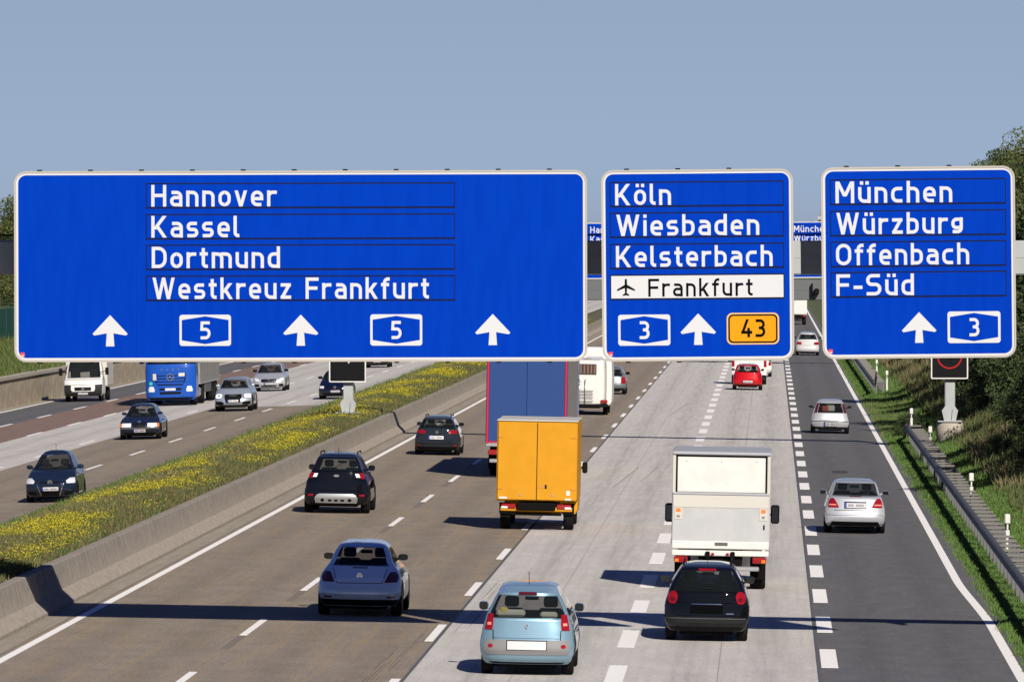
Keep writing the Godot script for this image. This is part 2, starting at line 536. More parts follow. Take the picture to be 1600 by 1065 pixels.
# spec: name, label, cat, at (x, z of the wheels next to the camera), facing (1 tail to camera, -1 nose to camera), knots, length,
# body (material), win_r / win_f [low, high, share of width], feats [[name, material, face, rows, mirrored, offset]], wheels radius ...
func car(spec: Dictionary) -> Node3D:
	var length: float = spec.length
	var h := hull(spec.knots, length, spec.get("opts", {}))
	var facing: float = spec.get("facing", 1.0)
	var over: float = spec.get("overhang", 0.75)
	var x: float = spec.at[0]
	var root := thing(spec.name, spec.label, spec.cat, Vector3(x, road_y(x), -spec.at[1] - (length * 0.5 - over)), "")
	root.rotation = Vector3(0, 0.0 if facing > 0 else PI, road_tilt(x) * facing)
	var wr: Array = spec.win_r
	var wf: Array = spec.win_f
	put(root, "body", shell(h, wr, wf), spec.body)
	# glass
	for e in [["rear_window", "rear", wr], ["windscreen", "front", wf]]:
		var rows := []
		for k in 7:
			var y := lerpf(e[2][0] - 0.012, e[2][1] + 0.012, k / 6.0)
			var z := h.tail(e[2][2], y) if e[1] == "rear" else h.nose(e[2][2], y)
			var xx: float = h.at(0, y) * h.narrow(z) * e[2][2] + 0.012
			rows.append([y, -xx, xx])
		put(root, e[0], drape(h, e[1], rows, 0.006, 14, 2), M.glass)
	# side windows
	var belt: float = wf[0]
	var top: float = minf(wr[1], wf[1])
	var pts := [0.0, 0.36, 0.40, 0.68, 0.71, 1.0]
	var wins: Array = spec.get("side_win", [belt + 0.05, top - 0.01])
	for face in ["left", "right"]:
		for k in 3:
			var rows := []
			for y in [wins[0], lerpf(wins[0], wins[1], 0.5), wins[1]]:
				var zf := h.nose(1.0, y) + 0.10
				var zr := h.tail(1.0, y) - 0.16
				var a := lerpf(zf, zr, pts[k * 2])
				var b := lerpf(zf, zr, pts[k * 2 + 1])
				rows.append([y, a, b] if face == "left" else [y, -b, -a])
			put(root, "side_window", drape(h, face, rows, 0.004, 4, 2), M.dark_glass)
	# wheels with their arches
	var r: float = spec.get("wheel", 0.31)
	var ww: float = spec.get("tyre_width", 0.2)
	var base: float = spec.get("wheelbase", length * 0.6)
	var rear_axle := length * 0.5 - (over if facing > 0 else length - base - over)
	for z in [rear_axle, rear_axle - base]:
		for s in [-1.0, 1.0]:
			var wx: float = h.at(0, r) * h.narrow(z) - ww * 0.5 + 0.012
			wheel(root, Vector3(s * wx, r, z), r, ww)
			var rows := []
			for k in 9:
				var a := PI * 0.5 * k / 8.0
				var yy: float = r + sin(a) * (r + 0.07)
				rows.append([yy, -cos(a) * (r + 0.07) - 0.001, cos(a) * (r + 0.07) + 0.001])
			if h.y[0] < r - 0.02:
				rows.push_front([h.y[0] + 0.005, -r - 0.07, r + 0.07])
			for row in rows:
				var c: float = z if s < 0 else -z
				row[1] += c; row[2] += c
			put(root, "wheel_arch", drape(h, "left" if s < 0 else "right", rows, 0.003, 4, 1), M.trim)
	var w0: float = h.at(0, h.y[0])
	put_box(root, "underbody", Vector3(0, h.y[0] - 0.01, 0), Vector3(w0 * 1.45, 0.1, length * 0.86), M.under, 0.03)
	# mirrors
	var my: float = spec.get("mirror_y", belt + 0.1)
	var mz := h.nose(1.0, belt) + 0.45
	for s in [-1.0, 1.0]:
		wing_mirror(root, Vector3(s * (h.at(0, my) + spec.get("mirror_out", 0.17)), my, mz), s, spec.get("mirror_mat", spec.body), spec.get("mirror_size", Vector3(0.24, 0.15, 0.13)))
	if spec.get("seats", true):
		seats(root, h, belt, top + 0.06, h.at(0, belt), -0.12 + (length * 0.5 - 2.1) * -0.3, 0.75)
	for f in spec.feats:
		var off: float = f[5] if f.size() > 5 else 0.008
		var wide: float = absf(f[3][0][2] - f[3][0][1])
		put(root, f[0], drape(h, f[2], f[3], off, clampi(int(wide / .05), 4, 26)), f[1])
		if f.size() > 4 and f[4]:
			put(root, f[0], drape(h, f[2], mirror_rows(f[3]), off), f[1])
	for c in spec.get("cargo", []):
		put_box(root, "luggage", Vector3(c[0], c[1], length * .5 - c[2]), c[3], c[4], .05)
	if spec.has("antenna"):
		var st := new_st()
		var a: Array = spec.antenna
		tube(st, [Vector3(0, a[0], a[1]), Vector3(0, a[0] + a[2], a[1] + a[2] * 0.5)], 0.006, 5)
		put(root, "antenna", done(st), M.trim)
	if spec.has("rails"):
		for s in [-1.0, 1.0]:
			var st := new_st()
			var a: Array = spec.rails
			tube(st, [Vector3(s * a[0], a[1] - 0.05, a[2]), Vector3(s * a[0], a[1], a[2] - 0.08), Vector3(s * a[0], a[1], a[3] + 0.08), Vector3(s * a[0], a[1] - 0.05, a[3])], 0.018, 6)
			put(root, "roof_rail", done(st), M.trim)
	if spec.has("emblem"):
		emblem(root, h, spec.emblem)
	return root

# chrome badges: "oval", "diamond", "ring" (ring with strokes inside), "star", "rings"
func emblem(root: Node, h: Hull, e: Array) -> void:
	var st := new_st()
	var rear: bool = e[3] == "rear"
	var z := h.on_end(0, e[1], rear) + (0.016 if rear else -0.016)
	var r: float = e[2]
	match e[0]:
		"diamond":
			var p := PackedVector2Array([Vector2(0, -r), Vector2(r * 0.62, 0), Vector2(0, r), Vector2(-r * 0.62, 0)])
			var q := PackedVector2Array()
			for k in p: q.append(k * 0.5)
			ring_plate(st, p, q, -0.01, 0.01)
		"oval":
			var p := PackedVector2Array()
			for k in 20: p.append(Vector2(cos(TAU * k / 20) * r * 1.9, sin(TAU * k / 20) * r * 0.8))
			plate(st, p, -0.01, 0.01)
		_:
			var p := PackedVector2Array()
			var q := PackedVector2Array()
			for k in 24:
				p.append(Vector2.from_angle(TAU * k / 24) * r)
				q.append(Vector2.from_angle(TAU * k / 24) * r * 0.84)
			if e[0] == "rings":
				for c in [-2.4, -0.8, 0.8, 2.4]:
					ring_plate(st, Transform2D(0, Vector2(c * r, 0)) * p, Transform2D(0, Vector2(c * r, 0)) * q, -0.01, 0.01 + c * 0.0005)
			else:
				ring_plate(st, p, q, -0.01, 0.01)
			if e[0] == "ring":
				var i := Transform2D()
				stroke(st, PackedVector2Array([Vector2(-0.45, 0.75) * r, Vector2(0, 0.08) * r, Vector2(0.45, 0.75) * r]), false, r * 0.17, i, 0.006)
				stroke(st, PackedVector2Array([Vector2(-0.82, 0.32) * r, Vector2(-0.4, -0.72) * r, Vector2(0, -0.05) * r, Vector2(0.4, -0.72) * r, Vector2(0.82, 0.32) * r]), false, r * 0.17, i, 0.005)
			if e[0] == "star":
				for k in 3:
					var a := PI / 2 + TAU * k / 3
					var d := Vector2.from_angle(a)
					plate(st, PackedVector2Array([d * r * 0.9, d.orthogonal() * r * 0.16 - d * r * 0.1, -d.orthogonal() * r * 0.16 - d * r * 0.1]), -0.004, 0.006 + k * 0.001)
	var o := put(root, "emblem", done(st), M.chrome, Vector3(0, e[1], z))
	if not rear: o.rotation.y = PI

# number plate: white field with a blue band at one end, in a dark holder
func plate_feats(face: String, y0: float, y1: float, hw: float, x := 0.0, field: Material = null) -> Array:
	var f: Material = field if field else M.plate_white
	return [["plate_holder", M.trim, face, [[y0 - 0.012, x - hw - 0.014, x + hw + 0.014], [y1 + 0.012, x - hw - 0.014, x + hw + 0.014]], false, 0.02],
		["number_plate", f, face, [[y0, x - hw + 0.045, x + hw], [y1, x - hw + 0.045, x + hw]], false, 0.027],
		["plate_smudge", M.plate_smudge, face, [[y0 + .03, x - hw * .72, x - hw * .14], [y1 - .03, x - hw * .72, x - hw * .14]], false, 0.029],
		["plate_smudge", M.plate_smudge, face, [[y0 + .03, x + hw * .04, x + hw * .82], [y1 - .03, x + hw * .04, x + hw * .82]], false, 0.029],
		["plate_band", M.plate_blue, face, [[y0, x - hw, x - hw + 0.042], [y1, x - hw, x - hw + 0.042]], false, 0.027]]

func gap(face: String, y: float, x0: float, x1: float, th := 0.012) -> Array:  # dark strip laid on the skin as the shadow line of a gap
	return ["panel_gap", M.gap, face, [[y, x0, x1], [y + th, x0, x1]], false, 0.002]

# ------------------------------------------------------------------ the traffic
func lerp_table(t: Array, y: float) -> float:
	if y <= t[0][0]: return t[0][1]
	for k in t.size() - 1:
		if y <= t[k + 1][0]:
			return lerpf(t[k][1], t[k + 1][1], (y - t[k][0]) / maxf(1e-5, t[k + 1][0] - t[k][0]))
	return t[-1][1]

# sil: [height, half width]; kind of tail: "hatch", "upright", "round", "saloon"
func profile(sil: Array, kind: String, wr: Array, wf: Array) -> Array:
	var hh: float = sil[-1][0]
	var b: float = wr[0]
	var t: float = wr[1]
	var d := t - b
	var tail := []
	match kind:
		"hatch": tail = [[.15, .18], [.3, .06], [.45, 0.0], [.58, .015], [b - .06, .08], [b, .12], [t, .12 + d * .72], [t + .05, .14 + d * .8], [hh - .03, .75], [hh, 1.25]]
		"upright": tail = [[.15, .18], [.3, .05], [.45, 0.0], [.6, .02], [b - .05, .06], [b, .08], [t, .08 + d * .42], [t + .05, .1 + d * .42], [hh - .03, .55], [hh, 1.0]]
		"round": tail = [[.15, .2], [.3, .07], [.45, 0.0], [.58, .05], [.75, .14], [b - .02, .36], [b, .40], [t, .40 + d * 1.5], [t + .06, .5 + d * 1.8], [hh - .02, 1.35], [hh, 1.5]]
		"saloon": tail = [[.15, .18], [.3, .05], [.45, 0.0], [.62, .03], [b - .1, .07], [b - .03, .18], [b, .55], [t, .55 + d * 1.5], [t + .04, .62 + d * 1.6], [hh - .02, 1.5], [hh, 1.7]]
	var fb: float = wf[0]
	var ft: float = wf[1]
	var e := ft - fb
	var nose := [[.15, .2], [.3, .07], [.45, 0.0], [.58, .03], [.68, .12], [fb - .05, .8], [fb, 1.05], [ft, 1.05 + e * 1.55], [ft + .04, 1.2 + e * 1.65], [hh - .02, 2.05], [hh, 2.2]]
	var ys := {}
	for a in [sil, tail, nose]:
		for k in a:
			if k[0] >= sil[0][0] and k[0] <= hh: ys[snappedf(k[0], 0.001)] = true
	var keys := ys.keys()
	keys.sort()
	var out := []
	var last := -9.0
	for y in keys:
		if y - last < 0.012: continue
		last = y
		out.append([y, lerp_table(sil, y), lerp_table(tail, y), lerp_table(nose, y)])
	return out

func fleet() -> void:
	# --- away from the bridge
	var wr := [1.0, 1.37, 0.92]
	var wf := [0.98, 1.40, 0.88]
	var body := paint(.19, .31, .40)
	car({"name": "minivan", "label": "light blue minivan with grey lower tailgate and a thin roof aerial", "cat": "car", "at": [-4.2, 128.2], "length": 4.2, "body": body,
		"knots": profile([[.2, .72], [.25, .77], [.4, .82], [.54, .83], [.78, .80], [1.0, .735], [1.14, .675], [1.31, .585], [1.44, .52], [1.5, .49], [1.54, .42], [1.56, .3]], "upright", wr, wf), "win_r": wr, "win_f": wf,
		"wheel": .31, "tyre_width": .2, "mirror_out": .14, "mirror_y": 1.09, "mirror_size": Vector3(.17, .16, .13), "antenna": [1.5, 1.25, .27],
		"emblem": ["diamond", .86, .055, "rear"], "cargo": [[-.3, 1.06, .55, Vector3(.5, .12, .3), M.cloth_pale], [-.42, 1.1, .5, Vector3(.16, .12, .2), M.cloth_yellow], [.36, 1.04, .5, Vector3(.3, .1, .25), M.cloth_pale]],
		"feats": [
			["plate_holder", M.trim, "rear", [[.445, -.35, .35], [.615, -.35, .35]], false, .02],
			["number_plate", M.plate_white, "rear", [[.455, -.335, .335], [.60, -.335, .335]], false, .027],
			["lower_panel", M.grey_panel, "rear", [[.365, -.70, .70], [.44, -.745, .745], [.62, -.735, .735]], false, .012],
			["tail_light", M.red_lens, "rear", [[.79, -.735, -.60], [.9, -.715, -.585], [1.06, -.68, -.585]], true, .014],
			["reverse_lamp", M.pink_lens, "rear", [[.87, -.69, -.62], [.915, -.685, -.62]], true, .018],
			["brake_light", M.dark_red, "rear", [[1.395, -.16, .16], [1.44, -.15, .15]], false, .03],
			["reflector", M.red_lens, "rear", disc_rows(-.63, .515, .045, .035), true, .012],
			["tailgate_edge", body, "rear", [[.655, -.56, .56], [.685, -.56, .56]], false, .014],
			["tailgate_gap_shade", M.gap, "rear", [[.435, -.58, -.568], [.79, -.592, -.58]], true, .008],  # dark strips, here and on cars below, paint the shade in tailgate gaps
			["tailgate_gap_shade", M.gap, "rear", [[.432, -.58, .58], [.442, -.58, .58]], false, .008],
			["valance", M.trim, "rear", [[.205, -.6, .6], [.235, -.66, .66]], false, .004]]})
	wr = [1.0, 1.33, 0.82]
	wf = [0.98, 1.32, 0.86]
	body = paint(.48, .60, .80, .3)
	car({"name": "coupe", "label": "metallic blue rounded coupe with dark tail lights in the shadow of the sign bridge", "cat": "car", "at": [-8.14, 147.1], "length": 4.25, "body": body,
		"knots": profile([[.2, .76], [.3, .82], [.43, .845], [.63, .835], [.76, .81], [.88, .75], [.96, .69], [1.06, .62], [1.21, .565], [1.33, .50], [1.4, .44], [1.44, .35], [1.46, .2]], "round", wr, wf), "win_r": wr, "win_f": wf,
		"opts": {"bow_r": .16, "corner": .2, "taper": .06}, "wheel": .33, "tyre_width": .22, "mirror_out": .14, "mirror_y": 1.09, "mirror_size": Vector3(.2, .13, .13), "mirror_mat": M.trim, "antenna": [1.42, .55, .06],
		"emblem": ["ring", .80, .055, "rear"],
		"feats": [
			["tail_light", M.dark_red, "rear", [[.675, -.74, -.49], [.76, -.765, -.535], [.83, -.745, -.57], [.875, -.70, -.60]], true, .012],
			["valance", M.trim, "rear", [[.21, -.70, .70], [.335, -.78, .78]], false, .006],
			["plate_recess", body, "rear", [[.385, -.37, .37], [.535, -.30, .30]], false, .008],
			["reflector", M.red_lens, "rear", [[.365, -.70, -.54], [.40, -.69, -.56]], true, .01],
			["brake_light", M.dark_red, "rear", [[.945, -.15, .15], [.965, -.15, .15]], false, .012],
			["bumper_ledge", body, "rear", [[.575, -.70, .70], [.625, -.70, .70]], false, .025],
			["tailgate_gap_shade", M.gap, "rear", [[.652, -.45, .45], [.664, -.45, .45]], false, .003],
			["tailgate_gap_shade", M.gap, "rear", [[.664, -.455, -.443], [.98, -.56, -.548]], true, .003]]})
	wr = [1.19, 1.47, 0.9]
	wf = [1.1, 1.5, 0.88]
	body = black_paint(.003, .0035, .006)
	car({"name": "suv", "label": "black off-road car with silver skid plate under its rear bumper", "cat": "car", "at": [-11.76, 201.1], "length": 4.4, "body": body,
		"knots": profile([[.25, .80], [.32, .87], [.45, .89], [.65, .87], [.84, .845], [.97, .79], [1.12, .72], [1.25, .65], [1.38, .60], [1.5, .545], [1.57, .50], [1.61, .4], [1.63, .25]], "hatch", wr, wf), "win_r": wr, "win_f": wf,
		"wheel": .35, "tyre_width": .235, "mirror_out": .13, "mirror_y": 1.18, "mirror_size": Vector3(.19, .16, .13), "antenna": [1.58, 1.2, .2], "rails": [.5, 1.64, 1.1, -.6],
		"emblem": ["oval", 1.03, .04, "rear"],
		"feats": [
			["tail_light", M.red_lens, "rear", [[.955, -.75, -.66], [1.04, -.755, -.655], [1.11, -.70, -.60]], true, .014],
			["reverse_lamp", M.clear_lens, "rear", [[.99, -.648, -.54], [1.09, -.60, -.50]], true, .014],
			["skid_plate", M.silver, "rear", [[.29, -.56, .56], [.42, -.585, .585], [.51, -.53, .53], [.545, -.45, .45]], false, .02],
			["slot", M.trim, "rear", [[.335, -.22, -.12], [.39, -.22, -.12]], true, .026],
			["slot", M.trim, "rear", [[.335, -.05, .05], [.39, -.05, .05]], false, .026],
			["exhaust", M.trim, "rear", disc_rows(-.37, .37, .05, .045), true, .028],
			["reflector", M.red_lens, "rear", [[.48, -.77, -.63], [.53, -.76, -.62]], true, .012],
			["valance", M.trim, "rear", [[.26, -.72, .72], [.288, -.76, .76]], false, .006],
			["tailgate_gap_shade", M.gap, "rear", [[.62, -.6, .6], [.632, -.6, .6]], false, .003]]})
	wr = [.95, 1.23, 0.92]
	wf = [.93, 1.24, 0.88]
	body = black_paint(.014, .018, .025)
	car({"name": "station_wagon", "label": "dark grey estate car with white number plate passing the blue trailer", "cat": "car", "at": [-11.53, 256.7], "length": 4.4, "body": body,
		"knots": profile([[.18, .70], [.25, .76], [.35, .785], [.57, .785], [.77, .735], [.9, .69], [1.07, .595], [1.16, .55], [1.24, .505], [1.3, .46], [1.34, .38], [1.36, .25]], "hatch", wr, wf), "win_r": wr, "win_f": wf,
		"wheel": .3, "mirror_out": .12, "mirror_size": Vector3(.18, .13, .12), "rails": [.44, 1.37, 1.2, -.7], "emblem": ["ring", .81, .05, "rear"],
		"feats": plate_feats("rear", .565, .68, .26, -.03) + [
			["tail_light", M.red_lens, "rear", [[.76, -.665, -.42], [.82, -.69, -.38], [.885, -.675, -.5]], true, .014],
			["reflector", M.red_lens, "rear", [[.33, -.69, -.57], [.375, -.69, -.57]], true, .012],
			["valance", M.trim, "rear", [[.19, -.66, .66], [.30, -.7, .7]], false, .006],
			["bumper_ledge", body, "rear", [[.44, -.69, .69], [.49, -.69, .69]], false, .03],
			["tailgate_gap_shade", M.gap, "rear", [[.50, -.55, .55], [.511, -.55, .55]], false, .003]]})
	wr = [.97, 1.32, 0.88]
	wf = [.96, 1.33, 0.88]
	body = black_paint(.003, .0035, .005)
	car({"name": "station_wagon", "label": "black estate car with rounded red tail lights close behind the white box truck", "cat": "car", "at": [-1.21, 140.2], "length": 4.15, "body": body,
		"knots": profile([[.2, .70], [.26, .76], [.42, .80], [.69, .805], [.88, .745], [.97, .72], [1.04, .695], [1.23, .59], [1.32, .535], [1.38, .49], [1.43, .42], [1.46, .25]], "hatch", wr, wf), "win_r": wr, "win_f": wf,
		"wheel": .3, "mirror_out": .13, "mirror_y": 1.08, "mirror_size": Vector3(.17, .14, .12), "antenna": [1.44, .8, .1], "rails": [.45, 1.47, 1.15, -.6],
		"feats": [
			["tail_light", M.red_lens, "rear", [[.72, -.69, -.60], [.77, -.73, -.565], [.85, -.735, -.545], [.91, -.71, -.56], [.95, -.665, -.60]], true, .016],
			["brake_light", M.red_lens, "rear", [[1.335, -.17, .17], [1.37, -.16, .16]], false, .03],
			["plate_recess", M.gap, "rear", [[.54, -.31, .31], [.69, -.31, .31]], false, .01],
			["bumper_strip", M.trim_dark, "rear", [[.36, -.755, .755], [.44, -.765, .765]], false, .015],  # paler band painted for the highlight on the lower bumper
			["lamp_core", M.dark_red, "rear", disc_rows(-.635, .80, .045, .04), true, .022],
			["bumper_highlight", M.trim_grey, "rear", [[.44, -.74, .74], [.452, -.74, .74]], false, .02],  # thin grey line painted as light caught along the bumper edge
			["valance", M.trim, "rear", [[.205, -.66, .66], [.28, -.7, .7]], false, .006],
			["handle_strip", M.chrome, "rear", [[.71, -.29, .29], [.725, -.28, .28]], false, .02],
			["wiper", M.trim, "rear", [[1.0, -.18, .12], [1.02, -.16, .1]], false, .03],
			["badge", M.chrome, "rear", [[.53, .37, .51], [.55, .37, .51]], false, .008],
			["tailgate_edge", body, "rear", [[.745, -.52, .52], [.79, -.52, .52]], false, .022],
			["tailgate_gap_shade", M.gap, "rear", [[.49, -.58, .58], [.5, -.58, .58]], false, .003]]})
	wr = [1.0, 1.29, 0.9]
	wf = [.96, 1.3, 0.88]
	body = paint(.46, .48, .52)
	car({"name": "sedan", "label": "silver saloon with triangular red tail lights alone in the slip lane", "cat": "car", "at": [2.2, 194.2], "length": 4.5, "overhang": 1.0, "body": body,
		"knots": profile([[.2, .72], [.3, .78], [.49, .80], [.65, .79], [.83, .735], [.93, .70], [.98, .68], [1.05, .635], [1.2, .59], [1.29, .545], [1.34, .50], [1.37, .4], [1.385, .25]], "saloon", wr, wf), "win_r": wr, "win_f": wf,
		"wheel": .31, "mirror_out": .16, "mirror_y": 1.0, "mirror_size": Vector3(.19, .12, .12),
		"feats": plate_feats("rear", .685, .81, .27) + [
			["tail_light", M.red_lens, "rear", [[.69, -.705, -.42], [.77, -.705, -.46], [.86, -.685, -.51], [.93, -.64, -.565]], true, .014],
			["lamp_band", M.pink_lens, "rear", [[.745, -.69, -.49], [.775, -.685, -.505]], true, .018],
			["valance", M.trim, "rear", [[.205, -.66, .66], [.325, -.6, .6]], false, .006],
			["brake_light", M.red_lens, "rear", [[.965, -.16, .16], [.985, -.14, .14]], false, .012],
			["chrome_strip", M.chrome, "rear", [[.83, -.3, .3], [.845, -.29, .29]], false, .012],
			["bumper_strip", body, "rear", [[.50, -.74, .74], [.56, -.74, .74]], false, .02],
			["tailgate_gap_shade", M.gap, "rear", [[.615, -.55, .55], [.626, -.55, .55]], false, .003]]})
	wr = [.84, 1.19, 0.8]
	wf = [.93, 1.24, 0.88]
	body = paint(.50, .52, .55)
	car({"name": "hatchback", "label": "silver small hatchback with tall dark red tail lights beside its rear window", "cat": "car", "at": [2.38, 296.2], "length": 3.8, "overhang": .55, "body": body,
		"knots": profile([[.18, .66], [.28, .75], [.39, .77], [.5, .765], [.59, .725], [.82, .66], [.97, .615], [1.16, .54], [1.24, .50], [1.3, .46], [1.34, .38], [1.36, .25]], "hatch", wr, wf), "win_r": wr, "win_f": wf,
		"wheel": .28, "tyre_width": .17, "mirror_out": .18, "mirror_size": Vector3(.17, .1, .1), "mirror_mat": M.trim, "cargo": [[-.22, .98, .55, Vector3(.26, .24, .3), M.cloth_red], [.02, 1.0, .55, Vector3(.3, .26, .3), M.cloth_pale]],
		"feats": plate_feats("rear", .31, .45, .24) + [
			["tail_light", M.dark_red, "rear", [[.83, -.65, -.54], [1.0, -.595, -.50], [1.19, -.525, -.45]], true, .014],
			["bumper_strip", M.trim, "rear", [[.48, -.74, .74], [.505, -.74, .74]], false, .012],
			["spoiler", body, "rear", [[1.215, -.47, .47], [1.265, -.46, .46]], false, .09],
			["valance", M.trim, "rear", [[.19, -.62, .62], [.265, -.66, .66]], false, .006],
			["tailgate_gap_shade", M.gap, "rear", [[.52, -.45, .45], [.53, -.45, .45]], false, .003]]})
	wr = [.93, 1.23, 0.85]
	wf = [.92, 1.24, 0.86]
	body = paint(.36, .004, .008, .1)
	car({"name": "hatchback", "label": "bright red hatchback following a white van", "cat": "car", "at": [-1.18, 381.3], "length": 4.0, "body": body,
		"knots": profile([[.2, .68], [.3, .76], [.45, .775], [.58, .76], [.79, .715], [.93, .665], [1.14, .60], [1.23, .555], [1.28, .51], [1.32, .42], [1.34, .25]], "hatch", wr, wf), "win_r": wr, "win_f": wf,
		"wheel": .3, "mirror_out": .12, "mirror_size": Vector3(.17, .12, .12),
		"feats": plate_feats("rear", .38, .49, .26) + [
			["tail_light", M.red_lens, "rear", [[.62, -.72, -.56], [.74, -.715, -.58], [.8, -.69, -.6]], true, .012],
			["valance", M.trim, "rear", [[.21, -.66, .66], [.29, -.7, .7]], false, .006]]})
	wr = [1.1, 1.43, 0.9]
	wf = [1.1, 1.45, 0.88]
	body = paint(.46, .47, .48, .2)
	car({"name": "minivan", "label": "pale silver minivan with wide red tail lights seen between two signs", "cat": "car", "at": [2.52, 504.6], "length": 4.6, "body": body,
		"knots": profile([[.2, .70], [.3, .78], [.5, .80], [.83, .785], [1.0, .75], [1.11, .70], [1.3, .62], [1.45, .545], [1.53, .49], [1.57, .38], [1.59, .2]], "upright", wr, wf), "win_r": wr, "win_f": wf,
		"wheel": .31, "feats": [["tail_light", M.red_lens, "rear", [[.74, -.76, -.40], [.92, -.75, -.44]], true, .014],
			["number_plate", M.plate_white, "rear", [[.76, -.26, .26], [.88, -.26, .26]], false, .014],
			["valance", M.trim, "rear", [[.21, -.66, .66], [.28, -.7, .7]], false, .006]]})
	wr = [.92, 1.22, 0.88]
	wf = [.92, 1.24, 0.88]
	body = paint(.16, .18, .20)
	car({"name": "hatchback", "label": "grey hatchback half hidden ahead of the white motorhome", "cat": "car", "at": [-7.89, 364.6], "length": 3.9, "body": body,
		"knots": profile([[.2, .70], [.3, .79], [.45, .82], [.65, .81], [.85, .76], [.95, .70], [1.14, .62], [1.22, .58], [1.3, .52], [1.35, .42], [1.37, .25]], "hatch", wr, wf), "win_r": wr, "win_f": wf,
		"wheel": .3, "feats": plate_feats("rear", .52, .63, .25) + [["tail_light", M.red_lens, "rear", [[.54, -.77, -.56], [.7, -.765, -.55], [.86, -.72, -.58]], true, .014],
			["valance", M.trim, "rear", [[.21, -.7, .7], [.3, -.72, .72]], false, .006]]})
	wr = [.93, 1.24, 0.86]
	body = paint(.52, .52, .51, .0)
	car({"name": "hatchback", "label": "white car ahead of the white van, only its right edge showing", "cat": "car", "at": [-.78, 420.3], "length": 4.2, "body": body,
		"knots": profile([[.2, .72], [.3, .84], [.45, .88], [.65, .87], [.85, .82], [.95, .75], [1.14, .66], [1.24, .60], [1.32, .55], [1.38, .42], [1.4, .25]], "hatch", wr, wf), "win_r": wr, "win_f": wf,
		"wheel": .3, "mirror_mat": M.trim, "feats": plate_feats("rear", .52, .63, .25) + [["tail_light", M.red_lens, "rear", [[.65, -.82, -.66], [.85, -.79, -.66]], true, .014]]})
	# --- towards the bridge
	wr = [.98, 1.38, 0.86]
	wf = [.98, 1.40, 0.9]
	body = black_paint(.008, .014, .028)
	car({"name": "hatchback", "label": "dark blue small hatchback coming towards the bridge beside the flowering strip", "cat": "car", "facing": -1, "at": [-21.69, 223.6], "length": 3.9, "overhang": .8, "body": body,
		"knots": profile([[.18, .70], [.3, .765], [.52, .77], [.66, .745], [.81, .717], [.97, .655], [1.115, .565], [1.3, .485], [1.4, .43], [1.47, .36], [1.51, .28], [1.53, .18]], "hatch", wr, wf), "win_r": wr, "win_f": wf,
		"wheel": .29, "mirror_out": .16, "mirror_y": 1.04, "mirror_size": Vector3(.2, .13, .12), "antenna": [1.5, .2, .22], "emblem": ["ring", .615, .07, "front"],
		"feats": plate_feats("front", .365, .475, .25) + [
			["head_light", M.head_lens, "front", [[.585, -.735, -.50], [.66, -.735, -.475], [.745, -.71, -.575]], true, .02],
			["grille", M.trim, "front", [[.60, -.29, .29], [.645, -.30, .30]], false, .012],
			["lower_grille", M.trim, "front", [[.21, -.26, .26], [.345, -.30, .30]], false, .012],
			["grille_strip", M.chrome, "front", [[.22, -.285, -.265], [.58, -.42, -.40]], true, .014],
			["fog_recess", M.trim, "front", [[.24, -.68, -.42], [.34, -.70, -.44]], true, .01]]})
	wr = [.99, 1.3, 0.86]
	wf = [.93, 1.32, 0.9]
	body = black_paint(.009, .012, .024)
	car({"name": "sedan", "label": "old dark boxy saloon with upright chrome grille coming towards the bridge", "cat": "car", "facing": -1, "at": [-25.45, 299.3], "length": 4.7, "overhang": .8, "body": body,
		"opts": {"bow_f": .08, "corner": .08}, "knots": profile([[.2, .74], [.3, .815], [.5, .825], [.63, .82], [.72, .80], [.83, .75], [.93, .66], [1.1, .565], [1.25, .50], [1.33, .45], [1.39, .38], [1.42, .22]], "saloon", wr, wf), "win_r": wr, "win_f": wf,
		"wheel": .31, "mirror_out": .13, "mirror_size": Vector3(.2, .12, .1), "emblem": ["star", .7, .06, "front"],
		"feats": plate_feats("front", .30, .42, .25) + [
			["grille", M.trim, "front", [[.50, -.27, .27], [.74, -.28, .28]], false, .02],
			["grille_frame", M.chrome, "front", [[.74, -.29, .29], [.77, -.285, .285]], false, .03],
			["grille_frame", M.chrome, "front", [[.5, -.29, -.265], [.74, -.29, -.265]], true, .03],
			["grille_bar", M.chrome, "front", [[.5, -.012, .012], [.74, -.012, .012]], false, .028],
			["head_light", M.head_lens, "front", [[.51, -.72, -.33], [.67, -.70, -.33]], true, .016],
			["indicator", M.amber, "front", [[.51, -.80, -.735], [.66, -.79, -.715]], true, .016],
			["bumper_strip", M.trim_grey, "front", [[.44, -.79, .79], [.48, -.79, .79]], false, .02],
			["lower_grille", M.trim, "front", [[.21, -.6, .6], [.28, -.62, .62]], false, .012]]})
	wr = [1.1, 1.45, 0.86]
	wf = [1.1, 1.46, 0.9]
	body = paint(.30, .34, .40)
